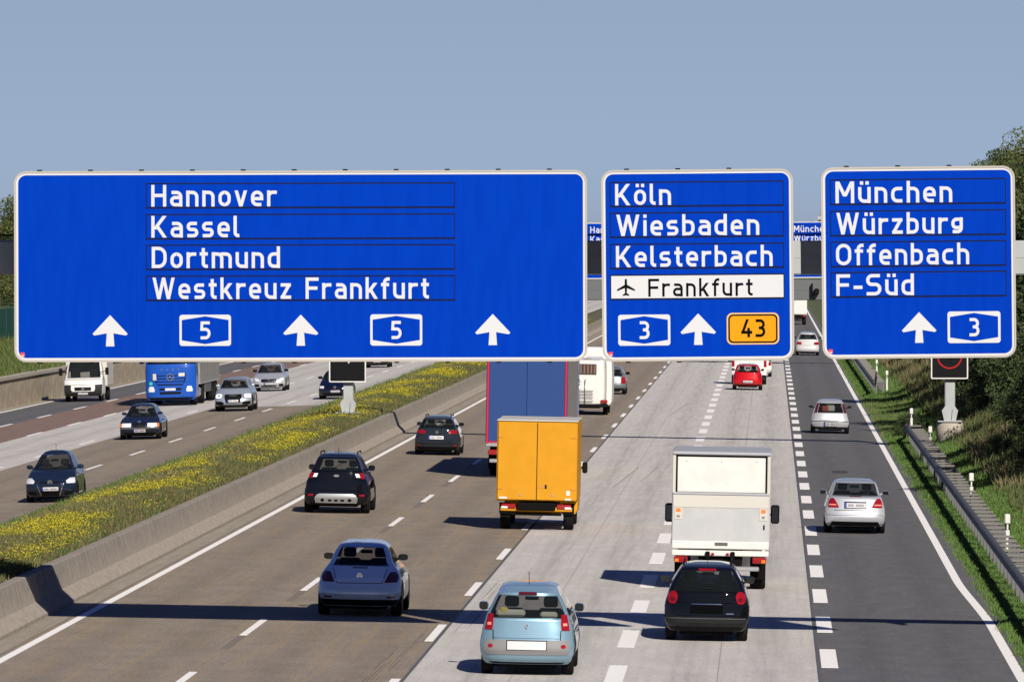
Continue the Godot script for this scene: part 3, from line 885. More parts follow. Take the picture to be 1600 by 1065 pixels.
	car({"name": "suv", "label": "grey off-road car with large black grille and glowing daytime lights", "cat": "car", "facing": -1, "at": [-25.33, 349.9], "length": 4.6, "overhang": .85, "body": body,
		"knots": profile([[.24, .80], [.3, .87], [.44, .89], [.7, .88], [.85, .865], [.97, .82], [1.12, .725], [1.33, .63], [1.46, .57], [1.53, .50], [1.57, .38], [1.59, .2]], "hatch", wr, wf), "win_r": wr, "win_f": wf,
		"wheel": .36, "tyre_width": .24, "mirror_out": .14, "mirror_size": Vector3(.2, .15, .12), "emblem": ["rings", .72, .055, "front"],
		"feats": plate_feats("front", .44, .545, .25) + [
			["grille", M.trim, "front", [[.41, -.33, .33], [.6, -.39, .39], [.75, -.41, .41], [.81, -.38, .38]], false, .016],
			["day_light", M.led, "front", [[.655, -.82, -.57], [.70, -.83, -.55], [.77, -.815, -.53], [.815, -.76, -.56]], true, .018],
			["head_light", M.lamp_dark, "front", [[.70, -.76, -.62], [.765, -.75, -.60]], true, .026],
			["intake", M.trim, "front", [[.33, -.80, -.46], [.42, -.83, -.43], [.48, -.83, -.55]], true, .012],
			["lower_grille", M.trim, "front", [[.25, -.7, .7], [.31, -.72, .72]], false, .012]]})
	wr = [1.0, 1.4, 0.86]
	wf = [1.0, 1.40, 0.9]
	body = paint(.42, .44, .47)
	car({"name": "hatchback", "label": "silver hatchback with star emblem behind the grey off-road car", "cat": "car", "facing": -1, "at": [-27.0, 399.6], "length": 4.3, "overhang": .85, "body": body,
		"knots": profile([[.2, .76], [.3, .86], [.45, .89], [.7, .87], [.85, .84], [.97, .77], [1.12, .69], [1.3, .62], [1.4, .56], [1.46, .48], [1.5, .36], [1.52, .2]], "hatch", wr, wf), "win_r": wr, "win_f": wf,
		"wheel": .32, "mirror_mat": M.trim, "mirror_out": .15, "emblem": ["star", .585, .085, "front"],
		"feats": plate_feats("front", .36, .45, .25) + [
			["grille", M.trim, "front", [[.49, -.38, .38], [.57, -.43, .43], [.67, -.40, .40]], false, .014],
			["grille_strip", M.chrome, "front", [[.565, -.36, -.1], [.595, -.36, -.1]], true, .022],
			["head_light", M.head_lens, "front", [[.56, -.72, -.52], [.66, -.80, -.55], [.74, -.80, -.66]], true, .018],
			["intake", M.trim, "front", [[.27, -.78, -.52], [.40, -.76, -.56]], true, .012],
			["lower_grille", M.trim, "front", [[.25, -.4, .4], [.32, -.42, .42]], false, .012]]})
	wr = [.98, 1.36, 0.86]
	wf = [.98, 1.37, 0.9]
	body = black_paint(.004, .006, .02)
	car({"name": "hatchback", "label": "navy hatchback partly hidden behind the dark message board in the middle strip", "cat": "car", "facing": -1, "at": [-21.9, 373.5], "length": 4.2, "overhang": .85, "body": body,
		"knots": profile([[.2, .76], [.3, .83], [.45, .845], [.65, .82], [.8, .78], [.95, .72], [1.19, .63], [1.36, .52], [1.42, .46], [1.46, .35], [1.48, .2]], "hatch", wr, wf), "win_r": wr, "win_f": wf,
		"wheel": .31, "mirror_out": .15, "emblem": ["ring", .60, .07, "front"],
		"feats": plate_feats("front", .345, .45, .25) + [
			["head_light", M.head_lens, "front", [[.56, -.79, -.55], [.68, -.78, -.56]], true, .016],
			["grille", M.trim, "front", [[.575, -.5, .5], [.62, -.5, .5]], false, .01],
			["lower_grille", M.trim, "front", [[.22, -.6, .6], [.30, -.62, .62]], false, .012]]})
	body = black_paint(.004, .004, .005)
	car({"name": "hatchback", "label": "black car far off, only its bumper and wheels below the large sign", "cat": "car", "facing": -1, "at": [-25.1, 473.5], "length": 4.2, "overhang": .85, "body": body,
		"knots": profile([[.2, .72], [.3, .79], [.45, .81], [.65, .79], [.8, .75], [.95, .70], [1.19, .61], [1.36, .51], [1.42, .45], [1.46, .35], [1.48, .2]], "hatch", wr, wf), "win_r": wr, "win_f": wf,
		"wheel": .31, "feats": plate_feats("front", .345, .45, .25) + [["head_light", M.head_lens, "front", [[.56, -.75, -.52], [.68, -.74, -.54]], true, .016]]})
	trucks()

# ------------------------------------------------------------------ lorries and vans
func truck_root(called: String, label: String, cat: String, x: float, z: float, facing := 1.0) -> Node3D:
	var root := thing(called, label, cat, Vector3(x, road_y(x), -z))
	root.rotation = Vector3(0, 0.0 if facing > 0 else PI, road_tilt(x) * facing)
	return root

# van cab: tail end closed against the load box. front face at local z = -len
func cab(root: Node, w: float, hh: float, len_: float, z_front: float, m: Material, belt: float, nose := 0.9) -> void:
	var knots := [[.3, w * .94, 0.0, .12], [.42, w * .99, 0.0, .02], [.6, w, 0.0, 0.0], [.85, w, 0.0, .06], [belt - .12, w * .99, 0.0, .25 * nose], [belt, w * .97, 0.0, .8 * nose], [hh * .82, w * .88, 0.0, .8 * nose + .45], [hh * .92, w * .83, 0.02, .8 * nose + .75], [hh - .03, w * .75, 0.08, 1.3], [hh, w * .5, .25, 1.5]]
	var h := hull(knots, len_, {"bow_r": .01, "corner": .05, "bow_f": .12, "taper": .02})
	var o := Node3D.new()
	o.name = "cab"
	root.add_child(o, true)
	o.position.z = z_front + len_ * 0.5
	var wf := [belt + .02, hh * .9, .9]
	put(o, "cab_body", shell(h, [.5, .52, .01], wf), m)
	var rows := []
	for k in 7:
		var y := lerpf(wf[0] - .012, wf[1] + .012, k / 6.0)
		var xx: float = h.at(0, y) * h.narrow(h.nose(.9, y)) * .9 + .012
		rows.append([y, -xx, xx])
	put(o, "windscreen", drape(h, "front", rows, .006, 12, 2), M.glass)
	for s in ["left", "right"]:
		var r := []
		for y in [belt + .04, lerpf(belt, hh * .86, .5), hh * .84]:
			var a := h.nose(1.0, y) + .12
			var b := h.half - .35
			r.append([y, a, b] if s == "left" else [y, -b, -a])
		put(o, "side_window", drape(h, s, r, .004, 4, 2), M.dark_glass)
	put_box(o, "dashboard", Vector3(0, belt - .1, -h.half + 1.0), Vector3(w * 1.7, .25, .5), M.trim, .05)
	for s in [-1.0, 1.0]:
		put_box(o, "seat", Vector3(s * w * .5, belt, .3), Vector3(.5, .9, .18), M.seat, .06)
	M["last_hull"] = h
	M["last_cab"] = o

func big_mirror(root: Node, x: float, y: float, z: float, hgt := .38, m: Material = null) -> void:
	var st := new_st()
	box(st, Vector3.ZERO, Vector3(.46 * hgt, hgt, .12), .04)
	tube(st, [Vector3(-signf(x) * .05, 0, 0), Vector3(-signf(x) * .35, -.05, .02)], .02, 6)
	var o := put(root, "wing_mirror", done(st), m if m else M.trim, Vector3(x, y, z))
	put_box(o, "mirror_glass", Vector3(0, 0, .06), Vector3(.34 * hgt, hgt - .08, .012), M.mirror, .004)

func trucks() -> void:
	# orange box van
	var t := truck_root("box_van", "orange box van with plain double rear doors", "van", -6.06, 192.4 - .9)
	var z := 0.0   # rear face of the box at local z = 0
	put_box(t, "load_box", Vector3(0, 1.79, -2.05), Vector3(2.08, 2.06, 4.1), M.orange, .03)
	for s in [-1.0, 1.0]:
		var d := put_box(t, "rear_door", Vector3(s * .508, 1.79, .012), Vector3(1.0, 2.0, .035), M.orange, .008)
		for y in [-.72, .62]:
			put_box(d, "hinge", Vector3(s * .43, y, .02), Vector3(.14, .04, .02), M.orange_dark, .008)
		put_box(d, "lock", Vector3(-s * .09, -.88, .02), Vector3(.05, .05, .02), M.silver, .01)
	put_box(t, "door_handle", Vector3(.24, 1.14, .04), Vector3(.05, .1, .02), M.trim, .008)
	put_box(t, "handle_plate", Vector3(.16, 1.14, .032), Vector3(.24, .09, .008), M.orange_dark, .003)
	put_box(t, "door_seal", Vector3(0, 1.79, .016), Vector3(.013, 1.99, .03), M.trim, .002)
	put_box(t, "roof_edge", Vector3(0, 2.835, -2.04), Vector3(2.1, .035, 4.14), M.pale, .012)
	put_box(t, "sticker", Vector3(.82, .98, .034), Vector3(.1, .12, .004), M.white, .001)
	put_box(t, "sticker", Vector3(.82, .82, .034), Vector3(.16, .05, .004), M.white, .001)
	put_box(t, "sticker", Vector3(-.86, .84, .034), Vector3(.2, .05, .004), M.white, .001)
	put_box(t, "chassis", Vector3(0, .62, -2.6), Vector3(1.0, .2, 5.4), M.under, .03)
	put_box(t, "rear_bar", Vector3(0, .55, -.06), Vector3(1.86, .11, .1), M.orange, .015)
	put_box(t, "under_run_bar", Vector3(0, .42, -.12), Vector3(1.3, .07, .08), M.under, .015)
	for s in [-1.0, 1.0]:
		var l := put_box(t, "tail_light", Vector3(s * .72, .62, -.01), Vector3(.37, .13, .06), M.red_lens, .015)
		put_box(l, "reverse_lamp", Vector3(-s * -.1, -.03, .026), Vector3(.16, .05, .02), M.clear_lens, .006)
		wheel(t, Vector3(s * .82, .34, -.9), .34, .26)
		wheel(t, Vector3(s * .82, .34, -4.9), .34, .22)
		put_box(t, "mud_guard", Vector3(s * .82, .55, -.5), Vector3(.3, .3, .03), M.under, .01)
		big_mirror(t, s * 1.12, 1.5, -5.0, .3)
	cab(t, .98, 2.2, 2.3, -6.3, M.orange, 1.15)
	# blue curtain-sided semi-trailer with its tractor
	t = truck_root("semi_trailer_truck", "articulated lorry with blue rear doors edged in red and grey curtain sides", "truck", -7.69, 235.9 - 3.2)
	put_box(t, "trailer_box", Vector3(0, 2.53, -6.8), Vector3(2.5, 2.92, 13.5), M.curtain, .02)
	put_box(t, "trailer_floor", Vector3(0, 1.06, -6.8), Vector3(2.54, .13, 13.62), M.silver, .02)
	for s in [-1.0, 1.0]:
		put_box(t, "rear_door", Vector3(s * .597, 2.55, -.03), Vector3(1.189, 2.78, .05), M.trailer_blue, .01)
		put_box(t, "door_post", Vector3(s * 1.225, 2.55, -.03), Vector3(.06, 2.96, .09), M.truck_red, .012)
		put_box(t, "corner_post", Vector3(s * 1.268, 2.55, -.07), Vector3(.022, 2.96, .12), M.trailer_blue, .006)
		for k in 7:
			put_box(t, "curtain_strap", Vector3(s * 1.256, 2.4, -1.2 - 1.9 * k), Vector3(.012, 2.5, .06), M.trim_grey, .003)
		for k in 3:
			wheel(t, Vector3(s * 1.06, .5, -3.2 - 1.31 * k), .5, .36)
		wheel(t, Vector3(s * 1.06, .5, -11.4), .5, .42)
		wheel(t, Vector3(s * 1.06, .5, -15.1), .5, .32)
		var l := put_box(t, "tail_light", Vector3(s * .98, .82, -.05), Vector3(.42, .16, .08), M.red_lens, .015)
		put_box(l, "reverse_lamp", Vector3(-s * .12, 0, .036), Vector3(.1, .1, .02), M.clear_lens, .006)
		put_box(t, "mud_flap", Vector3(s * 1.06, .5, -2.4), Vector3(.4, .55, .02), M.under, .006)
	put_box(t, "door_header", Vector3(0, 3.985, -.03), Vector3(2.56, .07, .1), M.truck_red, .012)
	put_box(t, "door_sill", Vector3(0, 1.14, -.025), Vector3(2.38, .045, .09), M.truck_red, .01)
	put_box(t, "under_run_bar", Vector3(0, .55, -.15), Vector3(2.3, .12, .1), M.silver, .02)
	put_box(t, "number_plate", Vector3(-.5, .80, -.04), Vector3(.52, .11, .02), M.plate_white, .004)
	put_box(t, "chassis", Vector3(0, .85, -8.0), Vector3(1.0, .26, 14.5), M.under, .03)
	put_box(t, "tractor_cab", Vector3(0, 2.3, -15.2), Vector3(2.46, 2.9, 2.2), M.truck_blue, .15)
	put_box(t, "tractor_windscreen", Vector3(0, 2.45, -16.32), Vector3(2.1, .9, .03), M.dark_glass, .01)
	# white box truck with tail lift
	t = truck_root("box_truck", "white box truck with a grey tail lift raised below its roller door", "truck", -1.1, 161.5 - 1.0)
	put_box(t, "load_box", Vector3(0, 1.94, -2.25), Vector3(2.1, 2.0, 4.3), M.white, .02)
	put_box(t, "roof_edge", Vector3(0, 2.955, -2.2), Vector3(2.14, .07, 4.46), M.pale_grey, .02)
	for s in [-1.0, 1.0]:
		put_box(t, "door_post", Vector3(s * 1.025, 1.94, -.06), Vector3(.07, 1.96, .1), M.pale, .012)
		put_box(t, "door_track", Vector3(s * .972, 2.5, -.09), Vector3(.03, .84, .05), M.trim, .004)
	put_box(t, "door_track", Vector3(0, 2.895, -.085), Vector3(1.98, .035, .05), M.trim, .004)
	var door := put_box(t, "roller_door", Vector3(0, 2.5, -.075), Vector3(1.9, .77, .03), M.white, .006)
	for k in 3:
		put_box(door, "rivet", Vector3(-.76 + .76 * k, .28, .016), Vector3(.02, .02, .01), M.trim_grey, .004)
	put_box(t, "lift_edge", Vector3(0, 2.085, -.01), Vector3(2.1, .05, .07), M.pale_grey, .01)
	put_box(t, "lift_platform", Vector3(0, 1.53, -.01), Vector3(2.1, 1.05, .05), M.alu, .01)
	put_box(t, "lift_top_band", Vector3(0, 1.915, .018), Vector3(2.06, .26, .012), M.pale, .004)
	put_box(t, "lift_lower_band", Vector3(0, .975, .015), Vector3(2.1, .17, .05), M.white, .015)
	put_box(t, "maker_plate", Vector3(.02, 1.0, .044), Vector3(.28, .07, .01), M.trim_grey, .003)
	put_box(t, "sill", Vector3(0, .80, -.02), Vector3(2.1, .12, .07), M.white, .015)
	for s in [-1.0, 1.0]:
		var w := put_box(t, "warning_flag", Vector3(s * .92, 1.65, .022), Vector3(.17, .26, .008), M.pale, .003)
		put_box(w, "reflex_patch", Vector3(0, .07, .006), Vector3(.1, .08, .006), M.orange_red, .002)
		put_box(w, "reflex_patch", Vector3(0, -.06, .006), Vector3(.07, .05, .006), M.grey_panel, .002)
		var l := put_box(t, "tail_light", Vector3(s * .85, .655, -.03), Vector3(.3, .13, .07), M.red_lens, .015)
		put_box(l, "reverse_lamp", Vector3(-s * -.09, -.02, .03), Vector3(.09, .07, .02), M.amber, .006)
		put_box(t, "lift_arm", Vector3(s * .27, .76, .02), Vector3(.1, .16, .14), M.under, .02)
		put_box(t, "marker_lamp", Vector3(s * .16, .78, .06), Vector3(.06, .06, .02), M.red_lens, .01)
		wheel(t, Vector3(s * .82, .36, -1.0), .36, .34)
		wheel(t, Vector3(s * .86, .36, -4.9), .36, .22)
		big_mirror(t, s * 1.18, 1.48, -5.1, .42)
		put_box(t, "mud_flap", Vector3(s * .82, .42, -.5), Vector3(.34, .38, .02), M.under, .006)
	put_box(t, "under_run_bar", Vector3(.1, .47, -.1), Vector3(1.5, .1, .08), M.silver, .02)
	put_box(t, "sticker", Vector3(-.88, 1.04, .045), Vector3(.24, .03, .004), M.pale_blue, .001)
	put_box(t, "platform_handle", Vector3(.94, 1.38, .03), Vector3(.03, .1, .03), M.trim, .006)
	put_box(t, "chassis", Vector3(0, .62, -2.9), Vector3(.95, .22, 5.6), M.under, .03)
	cab(t, .98, 2.25, 2.2, -6.4, M.white, 1.2)
	# motorhome
	t = truck_root("motorhome", "white motorhome with brown rear window and bicycle rack on its back wall", "motorhome", -8.0, 321.1 - 1.5)
	var h := hull([[.45, 1.08, .03, .02], [.6, 1.14, 0, 0], [1.2, 1.15, 0, 0], [2.1, 1.13, .03, .05], [2.3, 1.1, .08, .12], [2.38, .95, .25, .3], [2.4, .4, .6, .6]], 4.6, {"bow_r": .02, "corner": .12, "taper": .0, "bow_f": .01})
	var b := Node3D.new()
	b.name = "living_body"
	t.add_child(b, true)
	b.position.z = -2.3
	put(b, "wall_shell", shell(h, [.9, .92, .01], [.9, .92, .01]), M.white)
	put_box(t, "alcove", Vector3(0, 2.52, -4.9), Vector3(2.1, .7, 1.6), M.white, .25)
	put_box(t, "roof_hatch", Vector3(.35, 2.44, -1.6), Vector3(.7, .12, .7), M.pale_grey, .05)
	var win := put_box(t, "rear_window", Vector3(-.2, 1.98, .0), Vector3(1.35, .46, .05), M.brown_glass, .03)
	for k in 9:
		put_box(win, "curtain_fold", Vector3(-.6 + .15 * k, 0, .004), Vector3(.07, .4, .05), M.curtain_brown, .01)
	var rack := Node3D.new()
	rack.name = "bicycle_rack"
	t.add_child(rack, true)
	for y in [.62, .78, .92, 1.05, 1.3, 1.42]:
		var st := new_st()
		tube(st, [Vector3(-.95, y, .1), Vector3(.35 if y < 1.2 else -.2, y, .1)], .018, 6)
		put(rack, "bar", done(st), M.trim_grey)
	for x in [-.9, -.25, .0]:
		var st := new_st()
		tube(st, [Vector3(x, .5, .08), Vector3(x, 1.55, .08)], .02, 6)
		put(rack, "upright", done(st), M.silver)
	put_box(t, "wheel_cover", Vector3(-.72, .86, .12), Vector3(.62, .62, .2), M.trim, .18)
	for s in [-1.0, 1.0]:
		put_box(t, "tail_light", Vector3(s * .82, .6, .01), Vector3(.3, .14, .06), M.red_lens, .02)
		wheel(t, Vector3(s * .86, .33, -1.5), .33, .22)
		wheel(t, Vector3(s * .86, .33, -5.2), .33, .22)
	put_box(t, "bumper", Vector3(0, .42, -.06), Vector3(2.0, .16, .14), M.trim, .05)
	put_box(t, "chassis", Vector3(0, .4, -3.0), Vector3(1.3, .2, 5.6), M.under, .03)
	cab(t, .98, 2.2, 2.2, -6.4, M.white, 1.15)
	# white van ahead of the red hatchback
	t = truck_root("delivery_van", "white van with tall rear doors ahead of the red hatchback", "van", -1.15, 397.0 - 1.0)
	h = hull([[.3, .86, .05, .1], [.45, .93, 0, 0], [.8, .95, 0, .05], [1.15, .94, .02, .5], [1.3, .93, .03, .9], [1.9, .86, .08, 1.5], [2.02, .78, .14, 1.8], [2.08, .5, .4, 2.1]], 4.9, {"bow_r": .02, "corner": .08, "taper": .01})
	b = Node3D.new()
	b.name = "van_body"
	t.add_child(b, true)
	b.position.z = -2.45
	put(b, "shell", shell(h, [1.3, 1.75, .8], [1.25, 1.85, .86]), M.white)
	put(b, "rear_window", drape(h, "rear", [[1.29, -.76, .76], [1.76, -.70, .70]], .006, 8, 3), M.glass)
	put(b, "windscreen", drape(h, "front", [[1.24, -.79, .79], [1.86, -.73, .73]], .006, 8, 4), M.glass)
	put(b, "door_seal", drape(h, "rear", [[.5, -.006, .006], [1.28, -.006, .006]], .004, 1, 3), M.gap)  # dark strip on the one-piece shell for the shaded split between doors
	for s in [-1.0, 1.0]:
		put(b, "tail_light", drape(h, "rear", [[.95, -.93, -.78], [1.3, -.91, -.78]] if s < 0 else [[.95, .78, .93], [1.3, .78, .91]], .014), M.red_lens)
		wheel(t, Vector3(s * .82, .32, -1.0), .32, .22)
		wheel(t, Vector3(s * .82, .32, -4.0), .32, .22)
		big_mirror(t, s * 1.1, 1.3, -3.9, .25)
	put_box(t, "bumper", Vector3(0, .42, .0), Vector3(1.84, .2, .12), M.trim, .05)
	put_box(t, "underbody", Vector3(0, .34, -2.4), Vector3(1.4, .16, 4.4), M.under, .03)
	# far white truck
	t = truck_root("box_truck", "white box truck farthest down the slip lane between two signs", "truck", 2.2, 697.0 - 1.2)
	put_box(t, "load_box", Vector3(0, 2.25, -3.0), Vector3(2.4, 2.6, 6.0), M.white, .04)
	for s in [-1.0, 1.0]:
		put_box(t, "rear_door", Vector3(s * .58, 2.25, .015), Vector3(1.13, 2.45, .03), M.white, .01)
		put_box(t, "tail_light", Vector3(s * .95, .82, -.02), Vector3(.3, .14, .06), M.red_lens, .02)
		wheel(t, Vector3(s * .95, .42, -1.2), .42, .36)
		wheel(t, Vector3(s * .95, .42, -6.6), .42, .26)
	put_box(t, "reflex_patch", Vector3(.8, 2.6, .04), Vector3(.14, .3, .006), M.orange_red, .002)
	put_box(t, "chassis", Vector3(0, .78, -3.6), Vector3(1.6, .3, 7.4), M.under, .03)
	cab(t, 1.08, 2.5, 2.0, -8.1, M.white, 1.3)
	oncoming_lorries()

func oncoming_lorries() -> void:
	# white panel van with box body; local front at z = 0 facing -z ... root turned by PI
	var t := truck_root("box_van", "white box van with black bumper in the lane beside the concrete wall", "van", -35.49, 383.0 - .9, -1.0)
	# front face of the cab at local z = 0, vehicle extends to +z
	cab(t, .99, 2.3, 2.3, 0.0, M.white, 1.22, .75)
	var c: Node3D = M.last_cab
	var h: Hull = M.last_hull
	put(c, "bumper", drape(h, "front", [[.31, -.90, .90], [.42, -.97, .97], [.88, -.985, .985]], .03, 14, 4), M.trim_dark)
	put(c, "grille_surround", drape(h, "front", [[.53, -.56, .56], [.62, -.62, .62], [.86, -.62, .62]], .045, 10, 3), M.white)
	put(c, "grille", drape(h, "front", [[.58, -.42, .42], [.76, -.44, .44]], .06), M.trim)
	put(c, "number_plate", drape(h, "front", [[.36, -.26, .26], [.47, -.26, .26]], .05), M.plate_white)
	for s in [-1.0, 1.0]:
		var rows := [[.93, -.93, -.70], [1.05, -.93, -.66], [1.16, -.90, -.78]]
		put(c, "head_light", drape(h, "front", rows if s < 0 else mirror_rows(rows), .02), M.head_lens)
		big_mirror(t, s * 1.2, 1.55, .75, .38)
		wheel(t, Vector3(s * .86, .34, .9), .34, .23)
		wheel(t, Vector3(s * .86, .34, 4.6), .34, .23)
	var st := new_st()
	plate(st, rrect(-.07, -.05, .07, .05, .03), 0.0, .02)
	var e := put(c, "emblem", done(st), M.chrome, Vector3(0, .67, h.on_end(0, .67, false) - .06))
	e.rotation.y = PI
	put_box(t, "load_box", Vector3(0, 1.9, 4.0), Vector3(2.16, 2.3, 3.6), M.pale, .04)
	put_box(t, "chassis", Vector3(0, .55, 3.2), Vector3(1.0, .2, 5.0), M.under, .03)
	# blue tractor with grey trailer
	t = truck_root("semi_trailer_truck", "blue articulated lorry with round star emblem and grey trailer", "truck", -29.64, 367.3 - 1.4, -1.0)
	h = hull([[.28, 1.12, 0, .10], [.4, 1.2, 0, .03], [.6, 1.24, 0, 0], [1.4, 1.25, 0, .02], [1.9, 1.24, 0, .05], [2.05, 1.23, 0, .10], [2.95, 1.19, 0, .30], [3.2, 1.17, 0, .45], [3.6, 1.1, .05, .75], [3.75, .95, .2, 1.0], [3.8, .5, .5, 1.3]], 2.3, {"bow_r": .01, "corner": .18, "bow_f": .10, "taper": .01})
	c = Node3D.new()
	c.name = "cab"
	t.add_child(c, true)
	c.position.z = 1.15
	put(c, "cab_body", shell(h, [.5, .52, .01], [2.08, 2.95, .92]), M.truck_blue)
	put(c, "windscreen", drape(h, "front", [[2.06, -1.12, 1.12], [2.5, -1.10, 1.10], [2.97, -1.07, 1.07]], .008, 10, 4), M.glass)
	put_box(c, "dashboard", Vector3(0, 1.9, -.6), Vector3(2.2, .3, .5), M.trim, .05)
	put_box(c, "seat", Vector3(-.6, 2.2, .3), Vector3(.5, .9, .2), M.seat, .06)
	put_box(c, "seat", Vector3(.6, 2.2, .3), Vector3(.5, .9, .2), M.seat, .06)
	for s in ["left", "right"]:
		var r := []
		for y in [2.0, 2.4, 2.85]:
			r.append([y, -.72, .25] if s == "left" else [y, -.25, .72])
		put(c, "side_window", drape(h, s, r, .004, 4, 2), M.dark_glass)
	put(c, "grille", drape(h, "front", [[1.02, -.62, .62], [1.25, -.76, .76], [1.62, -.78, .78]], .012, 10, 3), M.trim)
	for k in 4:
		var y := 1.08 + .145 * k
		put(c, "grille_bar", drape(h, "front", [[y, -.66 - .03 * k, .66 + .03 * k], [y + .095, -.66 - .03 * k, .66 + .03 * k]], .035, 10, 1), M.truck_blue)
	put(c, "lower_grille", drape(h, "front", [[.58, -.52, .52], [.88, -.55, .55]], .012, 8, 2), M.trim)
	put(c, "lower_bar", drape(h, "front", [[.70, -.54, .54], [.77, -.54, .54]], .03, 8, 1), M.truck_blue)
	put(c, "number_plate", drape(h, "front", [[.76, -.26, .26], [.88, -.26, .26]], .045), M.plate_white)
	put(c, "bumper_step", drape(h, "front", [[.30, -1.0, 1.0], [.42, -1.12, 1.12]], .02, 8, 2), M.trim)
	for s in [-1.0, 1.0]:
		var rows := [[.70, -1.08, -.80], [.80, -1.1, -.78], [.97, -1.04, -.84]]
		put(c, "head_light", drape(h, "front", rows if s < 0 else mirror_rows(rows), .016), M.head_lens)
		put_box(t, "wing_mirror", Vector3(s * 1.42, 2.45, .25), Vector3(.25, .7, .2), M.truck_blue, .06)
		wheel(t, Vector3(s * 1.05, .5, 1.4), .5, .32)
		wheel(t, Vector3(s * 1.05, .5, 5.1), .5, .42)
		for k in 3:
			wheel(t, Vector3(s * 1.06, .5, 11.5 + 1.31 * k), .5, .36)
		put_box(t, "tank", Vector3(s * .98, .62, 3.0), Vector3(.5, .5, 1.6), M.silver, .1)
		put_box(t, "side_skirt", Vector3(s * 1.2, .75, 8.6), Vector3(.05, .45, 4.0), M.trim_grey, .015)
	for x in [-.42, -.14, .14, .42]:
		put(c, "badge_letter", drape(h, "front", disc_rows(x, 1.80, .05, .045), .012), M.chrome)
	put(c, "sticker", drape(h, "front", disc_rows(-.97, 1.12, .09, .09), .012), M.sticker_green)
	put(c, "side_sign", drape(h, "front", [[1.28, -.86, -.68], [1.6, -.86, -.70]], .045), M.pale)
	put(c, "side_sign", drape(h, "front", [[1.46, .42, .72], [1.62, .42, .72]], .045), M.pale)
	emblem(c, h, ["star", 1.42, .18, "front"])
	for o in c.find_children("emblem*", "MeshInstance3D", false, false):
		o.position.z -= .04
	put_box(t, "trailer_box", Vector3(0, 2.55, 9.4), Vector3(2.52, 2.9, 13.0), M.curtain, .02)
	put_box(t, "trailer_frame", Vector3(0, 1.05, 9.4), Vector3(2.54, .12, 13.1), M.silver, .02)
	for k in 7:
		for s in [-1.0, 1.0]:
			put_box(t, "curtain_strap", Vector3(s * 1.266, 2.5, 4.2 + 1.8 * k), Vector3(.012, 2.6, .06), M.trim_grey, .003)
	put_box(t, "chassis", Vector3(0, .82, 8.5), Vector3(1.0, .26, 14.0), M.under, .03)

# ------------------------------------------------------------------ direction signs
# laid out in sign units of 1/84.9 m, measured from the lower left corner of the board
const U := 1.0 / 84.9

func film(parent: Node, called: String, poly: PackedVector2Array, z: float, m: Material, th := 0.003) -> MeshInstance3D:
	var st := new_st()
	plate(st, poly, z - th, z)
	return put(parent, called, done(st), m)

func scaled(poly: PackedVector2Array) -> PackedVector2Array:
	var out := PackedVector2Array()
	for p in poly: out.append(p * U)
	return out

func sign_board(label: String, w: float, h: float, seams: Array, at: Vector3, tilt: float, group := "") -> Node3D:
	var o := thing("direction_sign", label, "road sign", at, group)
	o.rotation.z = tilt
	# board in sections that butt with a hairline joint
	var xs := [0.0] + seams + [w]
	var inner := rrect(6.5, 6.5, w - 6.5, h - 6.5, 12.5)
	for k in xs.size() - 1:
		var a: float = xs[k] + (0.0 if k == 0 else 0.1)
		var b: float = xs[k + 1] - (0.0 if k == xs.size() - 2 else 0.1)
		var clip := PackedVector2Array([Vector2(a, 0), Vector2(b, 0), Vector2(b, h), Vector2(a, h)])
		for piece in Geometry2D.intersect_polygons(inner, clip):
			film(o, "panel", scaled(piece), 0.0, M.sign_blue, 0.02)
	var st := new_st()
	ring_plate(st, scaled(rrect(3.1, 3.1, w - 3.1, h - 3.1, 16.0)), scaled(rrect(6.4, 6.4, w - 6.4, h - 6.4, 12.6)), -0.02, 0.002)
	put(o, "white_border", done(st), M.sign_white)
	st = new_st()
	ring_plate(st, scaled(rrect(0, 0, w, h, 19.0)), scaled(rrect(3.0, 3.0, w - 3.0, h - 3.0, 16.1)), -0.06, 0.012)
	put(o, "edge_profile", done(st), M.sign_edge)
	st = new_st()
	plate(st, scaled(rrect(5, 5, w - 5, h - 5, 14)), -0.035, -0.024)
	put(o, "backing_sheet", done(st), M.sign_back)
	for k in int(w / 80.0):
		put_box(o, "back_rail", Vector3((40 + 80 * k) * U, h * 0.5 * U, -0.09), Vector3(.06, h * U - .1, .1), M.galvanised, .006)
		put_box(o, "clamp", Vector3((40 + 80 * k) * U, -.012, -.05), Vector3(.09, .03, .08), M.trim, .006)
		put_box(o, "clamp", Vector3((40 + 80 * k) * U, h * U + .012, -.05), Vector3(.09, .03, .08), M.trim, .006)
	return o

func strip(o: Node3D, x0: float, y0: float, x1: float, y1: float, texts: Array, m: Material, ink: Material, weight := 1.2) -> void:
	# a slim exchangeable panel in a dark groove
	var st := new_st()
	ring_plate(st, scaled(rrect(x0 - 1.5, y0 - 2.8, x1 + 1.5, y1 + 2.2, .3, 1)), scaled(rrect(x0 + .1, y0 + .1, x1 - .1, y1 - .1, .1, 1)), .001, .003)
	var p := film(o, "name_panel", scaled(rrect(x0, y0, x1, y1, .2, 1)), .008, m, .007)
	put(p, "panel_rim", done(st), M.groove)
	for t in texts:
		st = new_st()
		lettering(st, t[0], t[1] * U, t[2] * U, t[3] * U, t[4] * U, .009, weight)
		put(p, "lettering", done(st), ink)

